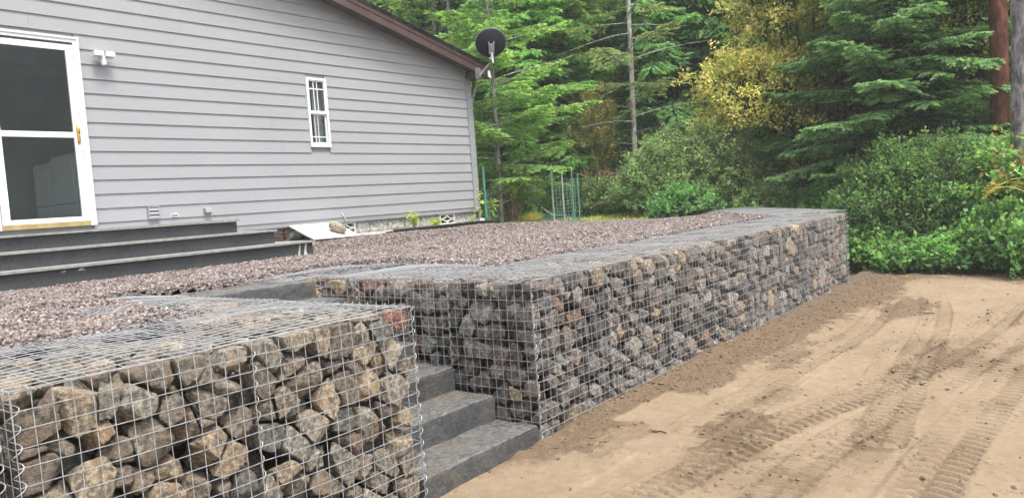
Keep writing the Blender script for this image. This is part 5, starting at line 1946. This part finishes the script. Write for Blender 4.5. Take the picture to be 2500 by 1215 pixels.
for i, (px, ds, rx, H, cols, tip, leaf, n_, per, lab) in enumerate(BUSH):
    H = H * 1.12 if H > 1.3 else H
    n_ = int(n_ * 1.05)
    c, w, q = cluster_crown(40 + i, [(0, 0, H * 0.50, rx, rx, H * 0.46, 3), (rx * 0.35, -rx * 0.3, H * 0.3, rx * 0.8, rx * 0.8, H * 0.32, 1.5), (-rx * 0.4, rx * 0.3, H * 0.35, rx * 0.8, rx * 0.8, H * 0.35, 1.5)], n_, per, leaf, cols, tip=tip, updir=0.7, spread=0.13)
    add_stems(w, 12, H * 0.8, rx * 0.8, 60 + i, 0.014)
    if 'orange' in lab:
        rg = np.random.default_rng(9)
        for cx, cy, cz, k_ in ((-0.95, 0.0, 1.35, 46), (-0.85, -0.25, 1.72, 26), (-1.0, 0.25, 1.2, 12), (-0.75, 0.1, 1.85, 14)):
            p = np.array([cx, cy, cz]) + rg.normal(0, 0.13, (k_, 3))
            cc = np.array([(0.34, 0.13, 0.07), (0.38, 0.20, 0.08), (0.28, 0.09, 0.06), (0.36, 0.30, 0.09)])[rg.integers(0, 4, k_)]
            diamonds(c, p, rg.normal(0, 1, (k_, 3)), 0.085, 0.06, rg, cc, rnd=0.8)
    plant_thing('bush', lab, 'bush', c, w, place(px, ds), M['twig'], M['leaf'], 'bushes along the edge of the wood', 'foliage', 'stems')
UND = [(1330, 20.0, 1.1, 1.6, G_MID), (1440, 21.5, 1.2, 2.4, G_OLIVE), (1500, 20.5, 1.1, 1.5, B_DEEP), (1600, 20.5, 1.3, 2.3, G_CEDAR), (1700, 19.5, 1.3, 2.6, G_MID), (1800, 19.0, 1.2, 2.2, G_CEDAR), (1900, 18.8, 1.2, 2.4, G_OLIVE), (2010, 17.5, 1.1, 2.3, G_MID), (2110, 17.0, 1.1, 2.6, G_DARK), (2310, 16.0, 1.2, 2.8, G_OLIVE), (2420, 17.2, 1.2, 3.0, G_DARK), (2500, 16.2, 1.1, 2.6, G_OLIVE), (1240, 19.5, 1.0, 1.5, G_MID)]
ul = ['shaded sapling thicket behind the garden fence', 'olive sapling clump left of the pale dead-limbed trunk', 'low dark brush at the foot of the pale dead-limbed trunk', 'young green growth right of the pale dead-limbed trunk', 'young green growth behind the grey-green bushes', 'sapling clump left of the yellow alder', 'olive undergrowth behind the yellow alder', 'young green growth right of the yellow alder', 'undergrowth behind the large dark fir, on its left', 'olive undergrowth right of the large dark fir', 'dark undergrowth at the foot of the red barked trunk', 'olive undergrowth between the red and the grey trunk', 'shaded growth behind the thick green fence post']
for i, (px, ds, rx, H, cols) in enumerate(UND):
    c, w, q = cluster_crown(140 + i, [(0, 0, H * 0.5, rx, rx, H * 0.48, 3), (0.3, 0.3, H * 0.8, rx * 0.6, rx * 0.6, H * 0.35, 1.2)], 620, 20, (0.08, 0.42), cols, updir=0.4, spread=0.2)
    add_stems(w, 9, H, rx * 0.7, 90 + i, 0.02)
    plant_thing('undergrowth', ul[i], 'undergrowth', c, w, place(px, ds), M['twig'], M['leaf'], 'undergrowth at the edge of the wood', 'foliage', 'stems')
# salal fringe along the foot of the right thicket and the lawn edge
SAL = [(2110, 13.3, 0.55, 0.75), (2200, 13.0, 0.6, 0.62), (2290, 12.9, 0.6, 0.60), (2375, 12.9, 0.6, 0.85), (2455, 12.7, 0.65, 1.0), (2530, 12.3, 0.6, 0.9)]
sl = ['salal clump at the foot of the thicket, nearest the wall end', 'low salal clump under the bright topped huckleberry', 'low salal clump in the middle of the thicket foot', 'salal clump below the yellow fern fronds', 'bright salal clump under the orange leaves', 'salal clump at the right edge of the photo']
for i, (px, ds, rx, H) in enumerate(SAL):
    c, w, q = cluster_crown(80 + i, [(0, 0, H * 0.45, rx, rx, H * 0.5, 3), (0.3, -0.2, 0.2, rx, rx, 0.25, 1.5)], 230, 15, (0.085, 0.68), B_SALAL if i in (0, 3, 4, 5) else B_SALAL[:3], tip=(0.24, 0.38, 0.11), updir=0.5, spread=0.12, flat=0.0)
    plant_thing('salal', sl[i], 'salal clump', c, w, place(px, ds), M['twig'], M['leaf'], 'salal clumps at the foot of the thicket', 'foliage', 'stems')
# dead brown brush
rng = np.random.default_rng(33)
w = MB()
BP, BR = [], []
for i in range(260):
    az, el = rng.uniform(0, 6.28), rng.uniform(0.1, 1.3)
    L = rng.uniform(0.5, 1.5)
    t = np.linspace(0, 1, 6)
    x0, y0 = rng.normal(0, 0.35, 2)
    BP.append(np.stack([x0 + L * t * math.cos(az) * math.cos(el), y0 + L * t * math.sin(az) * math.cos(el), 0.2 + rng.uniform(0, 0.7) + L * t * math.sin(el) * 0.8 - 0.35 * L * t * t], -1) + 0.02 * rng.normal(size=(6, 3)))
    BR.append(0.007 * (1 - 0.8 * t))
w.tubes(np.array(BP), np.array(BR), 3)
o = w.build('dead_brush', M['twig'])
o.location = tuple(place(1508, 17.9))
tag(o, 'heap of dead brown branches at the wood edge behind the lawn', 'dead brush')
# fern fronds
w = MB()
rng = np.random.default_rng(34)
for i in range(5):
    az = -2.4 + i * 0.33 + rng.normal(0, 0.1)
    L = rng.uniform(0.7, 0.95)
    t = np.linspace(0, 1, 26)
    px_ = np.stack([L * t * math.cos(az), L * t * math.sin(az), 0.25 + 0.9 * t - 0.75 * t * t + 0.05 * i], -1)
    tg = np.gradient(px_, axis=0)
    tg /= np.linalg.norm(tg, axis=1, keepdims=True)
    sdv = np.cross(tg, [0, 0, 1.0])
    for s in (-1, 1):
        l_ = 0.17 * np.sin(np.pi * (0.12 + 0.86 * t)) + 0.01
        dd = sdv * s + tg * 0.45
        cc = np.array([(0.34, 0.28, 0.10), (0.28, 0.30, 0.10), (0.38, 0.25, 0.11)])[rng.integers(0, 3, 26)]
        diamonds(w, px_, dd, l_, 0.035, rng, cc, rnd=0.1)
o = w.build('fern', M['leaf'], colors=True)
pf = place(2400, 12.9)
o.location = (pf[0], pf[1], pf[2] + 0.72)
tag(o, 'arching yellow-brown fern fronds among the green bushes', 'fern')
# thin grass and leaf litter at the foot of the thicket
rng = np.random.default_rng(35)
mb = MB()
N = 9000
x = rng.uniform(8.4, 11.2, N)
y = rng.uniform(-6.0, 0.6, N)
k = (x > 9.25 + 0.35 * vnoise(np.stack([y * 1.3, y * 0, y * 0], -1), 3) + 0.0 * y - 0.14 * y * 0) & (rng.random(N) < 0.8)
x, y = x[k], y[k]
gc = np.array([(0.16, 0.22, 0.05), (0.30, 0.26, 0.10), (0.12, 0.15, 0.04), (0.24, 0.16, 0.07)])[rng.integers(0, 4, len(x))]
P = np.stack([x, y, ground_h(x, y) + 0.005], -1)
D = rng.normal(0, 0.7, (len(x), 3)); D[:, 2] = abs(D[:, 2]) * 0.7 + 0.1
diamonds(mb, P, D, rng.uniform(0.03, 0.09, len(x)), 0.018, rng, gc)
tag(mb.build('grass', M['leaf'], colors=True), kind='stuff')
mb = MB()
N = 520
x = rng.uniform(6.0, 10.2, N)
y = rng.uniform(-4.5, 0.2, N)
k = rng.random(N) < sstep(x, 6.5, 9.4) ** 2 + 0.03
x, y = x[k], y[k]
P = np.stack([x, y, yard_z(x, y)[0] + 0.012], -1)
D = rng.normal(0, 1, (len(x), 3)); D[:, 2] *= 0.15
cc = np.array([(0.30, 0.20, 0.09), (0.40, 0.30, 0.10), (0.16, 0.09, 0.05), (0.42, 0.20, 0.09), (0.22, 0.26, 0.08)])[rng.integers(0, 5, len(x))]
diamonds(mb, P, D, rng.uniform(0.03, 0.075, len(x)), 0.035, rng, cc, rnd=0.25)
tag(mb.build('leaf_litter', M['leaf'], colors=True), kind='stuff')

# ------------------------------------------------------------------ garden corner by the house
def gz(x, y): return float(gravel_h(np.array([x]), np.array([y]))[0])
ed = smooth_poly([(4.95, 6.42), (5.25, 6.30), (5.9, 6.16), (6.5, 6.20), (7.2, 6.30), (8.0, 6.62), (8.35, 7.1)], 6)
E1 = np.array([(x, y, 0) for x, y in ed])
mb = MB()
for z, r in ((1.135, 0.02),):
    P = E1.copy(); P[:, 2] = [max(gz(a, b), 1.02) + 0.055 for a, b in ed]
    mb.tube([tuple(p) for p in P], r, 8)
    Q = P.copy(); Q[:, 2] -= 0.03
nE = len(ed)
V = []
for p in P: V += [(p[0], p[1] - 0.003, p[2]), (p[0], p[1] + 0.003, p[2]), (p[0], p[1] + 0.003, p[2] - 0.08), (p[0], p[1] - 0.003, p[2] - 0.08)]
Fq = []
for i in range(nE - 1):
    for j in range(4): Fq.append((4 * i + j, 4 * i + (j + 1) % 4, 4 * (i + 1) + (j + 1) % 4, 4 * (i + 1) + j))
mb.add(V, Fq)
tag(mb.build('lawn_edging', M['black_plastic']), 'black plastic edging strip curving along the planting bed', 'edging')
mb = MB()
xs5, ys5 = np.arange(4.9, 8.5, 0.06), np.arange(6.1, 7.4, 0.06)
PB = np.array(list(ed) + [(8.3, 7.3), (7.65, 7.3), (7.6, 6.74), (4.95, 6.74)])
X, Y = np.meshgrid(xs5, ys5, indexing='ij')
sp_ = poly_sd(X, Y, PB)
V, F = grid(xs5, ys5, lambda a, b: gravel_h(a, b) + 0.028 + 0.012 * n2(a, b, 9, 77))
mb.add(V, F[(sp_.ravel()[F] > 0.0).all(1)])
tag(mb.build('planting_soil', M['planting_soil'], smooth=True), kind='structure')


def sprig(x, y, H, ns, sp, label, cols, leaf=(0.05, 0.5), per=16, seed=0, name='garden_plant', z=None, cat='plant'):
    rng = np.random.default_rng(seed)
    w, c = MB(), MB()
    for i in range(ns):
        az = rng.uniform(0, 6.28)
        L = sp * rng.uniform(0.2, 1)
        h = H * rng.uniform(0.6, 1)
        t = np.linspace(0, 1, 7)
        P = np.stack([L * t ** 1.5 * math.cos(az), L * t ** 1.5 * math.sin(az), h * t], -1)
        w.tubes(P[None], (0.004 * (1 - 0.7 * t))[None], 4)
        tt = rng.uniform(0.25, 1, per)
        p = np.stack([np.interp(tt, t, P[:, k_]) for k_ in range(3)], -1)
        d = rng.normal(0, 1, (per, 3)); d[:, 2] *= 0.3
        cc = np.array(cols)[rng.integers(0, len(cols), per)]
        diamonds(c, p, d, leaf[0] * rng.uniform(0.6, 1.4, per), leaf[0] * leaf[1], rng, cc, rnd=0.4, fold=0.2)
    return plant_thing(name, label, cat, c, w, (x, y, gz(x, y) + 0.02 if z is None else z), M['twig'], M['leaf'], None, 'foliage', 'stems')


YG = [(0.38, 0.46, 0.08), (0.28, 0.40, 0.07), (0.46, 0.48, 0.12), (0.2, 0.32, 0.06)]
sprig(5.55, 6.52, 0.34, 12, 0.16, 'leafy yellow-green plant against the foundation, left one of the bed', YG, per=22, seed=1)
sprig(5.95, 6.42, 0.20, 12, 0.16, 'low bright green plant right beside the leafy yellow-green one', YG, per=16, seed=2)
sprig(7.35, 6.60, 0.85, 3, 0.10, 'tall thin yellow-green stem in front of the downspout', YG, leaf=(0.085, 0.7), per=9, seed=3)
sprig(7.05, 6.52, 0.18, 4, 0.1, 'tiny green seedling in the planting bed', YG, per=8, seed=4)
sprig(8.02, 6.85, 0.55, 4, 0.14, 'green stalk with drooping leaves beside the thick green fence post', YG, leaf=(0.13, 0.35), per=8, seed=5)
# pruned stump shrub with few yellow leaves
rng = np.random.default_rng(44)
w, c = MB(), MB()
SX, SY = 9.95, 7.80
BP, BR = [], []
for i in range(34):
    az = rng.uniform(0, 6.28)
    L = rng.uniform(0.04, 0.20) if i < 26 else rng.uniform(0.3, 0.55)
    h = rng.uniform(0.55, 0.92) if i < 26 else rng.uniform(0.6, 1.05)
    t = np.linspace(0, 1, 7)
    bx, by = rng.normal(0, 0.09, 2)
    P = np.stack([bx + L * t * math.cos(az) + 0.015 * np.sin(7 * t + i), by + L * t * math.sin(az) + 0.015 * np.cos(6 * t + i), h * t], -1)
    BP.append(P); BR.append((0.028 if i < 26 else 0.012) * (1 - 0.45 * t))
    if i % 3 == 0 or i > 25:
        k_ = 14
        p = P[-1] + rng.normal(0, 0.05, (k_, 3))
        cc = np.array([(0.55, 0.48, 0.08), (0.45, 0.46, 0.10), (0.6, 0.5, 0.2)])[rng.integers(0, 3, k_)]
        diamonds(c, p, rng.normal(0, 1, (k_, 3)), 0.09, 0.05, rng, cc)
w.tubes(np.array(BP), np.array(BR), 6)
plant_thing('pruned_shrub', 'bundle of cut back brown stems with few yellow leaves inside the garden fence', 'shrub', c, w, (SX, SY, 0.985), M['cut_stem'], M['leaf'], None, 'foliage', 'stems')
# yellow-green tuft
rng = np.random.default_rng(45)
c = MB()
N = 900
az = rng.uniform(0, 6.28, N)
el = rng.uniform(0.4, 1.5, N)
D = np.stack([np.cos(az) * np.cos(el), np.sin(az) * np.cos(el), np.sin(el)], -1)
P = rng.normal(0, 0.09, (N, 3)); P[:, 2] = abs(P[:, 2]) * 0.5
cc = np.array([(0.50, 0.48, 0.13), (0.40, 0.42, 0.10), (0.58, 0.54, 0.22)])[rng.integers(0, 3, N)]
diamonds(c, P, D, rng.uniform(0.08, 0.20, N), 0.012, rng, cc)
o = c.build('grass_tuft', M['leaf'], colors=True)
o.location = (9.55, 6.95, 1.0)
tag(o, 'round yellow-green grass tuft at the foot of the fence', 'grass tuft')

# garden fence of green wire on metal posts
e = empty('garden_fence', (9.5, 7.5, 0.95), 'green wire garden fence on thin metal posts, beside the house', 'fence')
mt_g = simple_noise_mat('green_post', (0.08, 0.30, 0.22), (0.13, 0.40, 0.29), 8, 0.45, 0.05)
mt_pg = simple_noise_mat('pale_green_post', (0.26, 0.36, 0.27), (0.38, 0.47, 0.37), 6, 0.5, 0.1)
mt_w = simple_noise_mat('green_wire', (0.22, 0.42, 0.35), (0.32, 0.52, 0.45), 8, 0.45, 0.0)
FP = [('a', 8.06, 7.02, 1.26, 0.028, mt_g), ('b', 9.15, 6.12, 1.18, 0.020, mt_pg), ('c', 9.05, 5.80, 0.98, 0.015, mt_pg), ('d', 8.98, 5.52, 1.06, 0.012, mt_g), ('e', 9.35, 5.62, 0.98, 0.012, mt_g),
      ('f', 11.2, 8.2, 1.25, 0.014, mt_g), ('g', 10.75, 8.62, 0.98, 0.018, mt_pg), ('h', 12.4, 7.6, 1.15, 0.012, mt_g)]
for nm, x, y, h, r, mm in FP:
    mb = MB()
    mb.tube([(x, y, 0.90), (x + 0.01, y, 0.97 + h)], r, 8)
    mb.build('post', mm, e)
def wire_run(x0, y0, x1, y1, z0, z1, seed):
    L = math.hypot(x1 - x0, y1 - y0)
    U = ((x1 - x0) / L, (y1 - y0) / L, 0)
    mb = MB()
    wire_panel(mb, (x0, y0, z0), U, Z_, L, z1 - z0, (-U[1], U[0], 0), seed, 0.0034, 0.02, 0.01, 0.075, 1)
    mb.build('wire_mesh', mt_w, e)
wire_run(8.06, 7.02, 10.75, 8.62, 1.0, 1.75, 1)
wire_run(10.75, 8.62, 12.4, 7.6, 1.0, 1.95, 2)
wire_run(12.4, 7.6, 9.35, 5.62, 0.98, 1.90, 3)
wire_run(9.15, 6.12, 9.35, 5.62, 0.97, 1.85, 4)
wire_run(9.7, 7.1, 9.15, 6.12, 0.97, 1.15, 5)
mb = MB()
mb.tube([(10.1, 7.10, 1.30), (9.9, 6.62, 1.08)], 0.018, 6)
tag(mb.build('white_stick', M['white']), 'white stick leaning inside the garden fence', 'stick')
mb = MB()
mb.tube([(9.62, 6.85, 1.02), (9.2, 5.75, 1.06)], 0.017, 6)
tag(mb.build('fence_rail', mt_pg), 'pale rail lying along the foot of the garden fence', 'rail')
mb = MB()
xs6, ys6 = np.linspace(-0.8, 0.8, 26), np.linspace(-0.5, 0.5, 18)
V, F = grid(xs6, ys6, lambda a, b: np.clip(0.24 * np.exp(-((a + 0.3) ** 2) / 0.12 - b ** 2 / 0.12) + 0.10 + 0.05 * n2(a, b, 4, 5), 0.0, 1))
mb.add(V, F)
o = mb.build('netting', simple_noise_mat('teal_netting', (0.05, 0.16, 0.15), (0.10, 0.27, 0.25), 20, 0.7, 0.5), smooth=True)
o.location = (10.55, 7.25, 0.93)
o.rotation_euler = (0, 0, 0.9)
tag(o, 'crumpled teal garden netting heaped behind the fence posts', 'netting')
# twigs, pebbles on the yard
rng = np.random.default_rng(55)
TW = [(2.35, -1.62, 'forked twig lying on the tyre tracks in the middle of the yard'), (3.1, -2.05, 'twig on the sand near the right edge of the yard'), (0.45, -0.62, 'small dark twig near the foot of the steps'), (5.2, -1.35, 'thin twig in the dark soil patch'), (4.1, -0.6, 'twig on the loose soil along the long wall')]
for i, (x, y, lab) in enumerate(TW):
    z = float(yard_z(np.array([x]), np.array([y]))[0][0])
    a = rng.uniform(0, 6.28)
    mb = MB()
    q = [(x + 0.06 * j * math.cos(a + 0.2 * j) * 0.6, y + 0.06 * j * math.sin(a + 0.2 * j) * 0.6, z + 0.008 + 0.006 * (j % 2)) for j in range(4)]
    mb.tube(q, [0.005, 0.0045, 0.004, 0.002], 5)
    mb.tube([q[1], (q[1][0] + 0.05 * math.cos(a + 1), q[1][1] + 0.05 * math.sin(a + 1), z + 0.02)], [0.0035, 0.0015], 5)
    tag(mb.build('twig', M['bark']), lab, 'twig')

# ------------------------------------------------------------------ faint mist among the trees
mb = MB()
mb.box((-58, -58, -1.3), (70, 70, 34))
hm = bpy.data.materials.new('haze')
hm.use_nodes = True
t = hm.node_tree
for x in list(t.nodes):
    if x.type != 'OUTPUT_MATERIAL': t.nodes.remove(x)
pv = t.nodes.new('ShaderNodeVolumePrincipled')
pv.inputs['Color'].default_value = (0.9, 0.95, 0.9, 1)
pv.inputs['Density'].default_value = 0.0019
t.links.new(pv.outputs[0], t.nodes['Material Output'].inputs['Volume'])
tag(mb.build('haze', hm), kind='stuff')
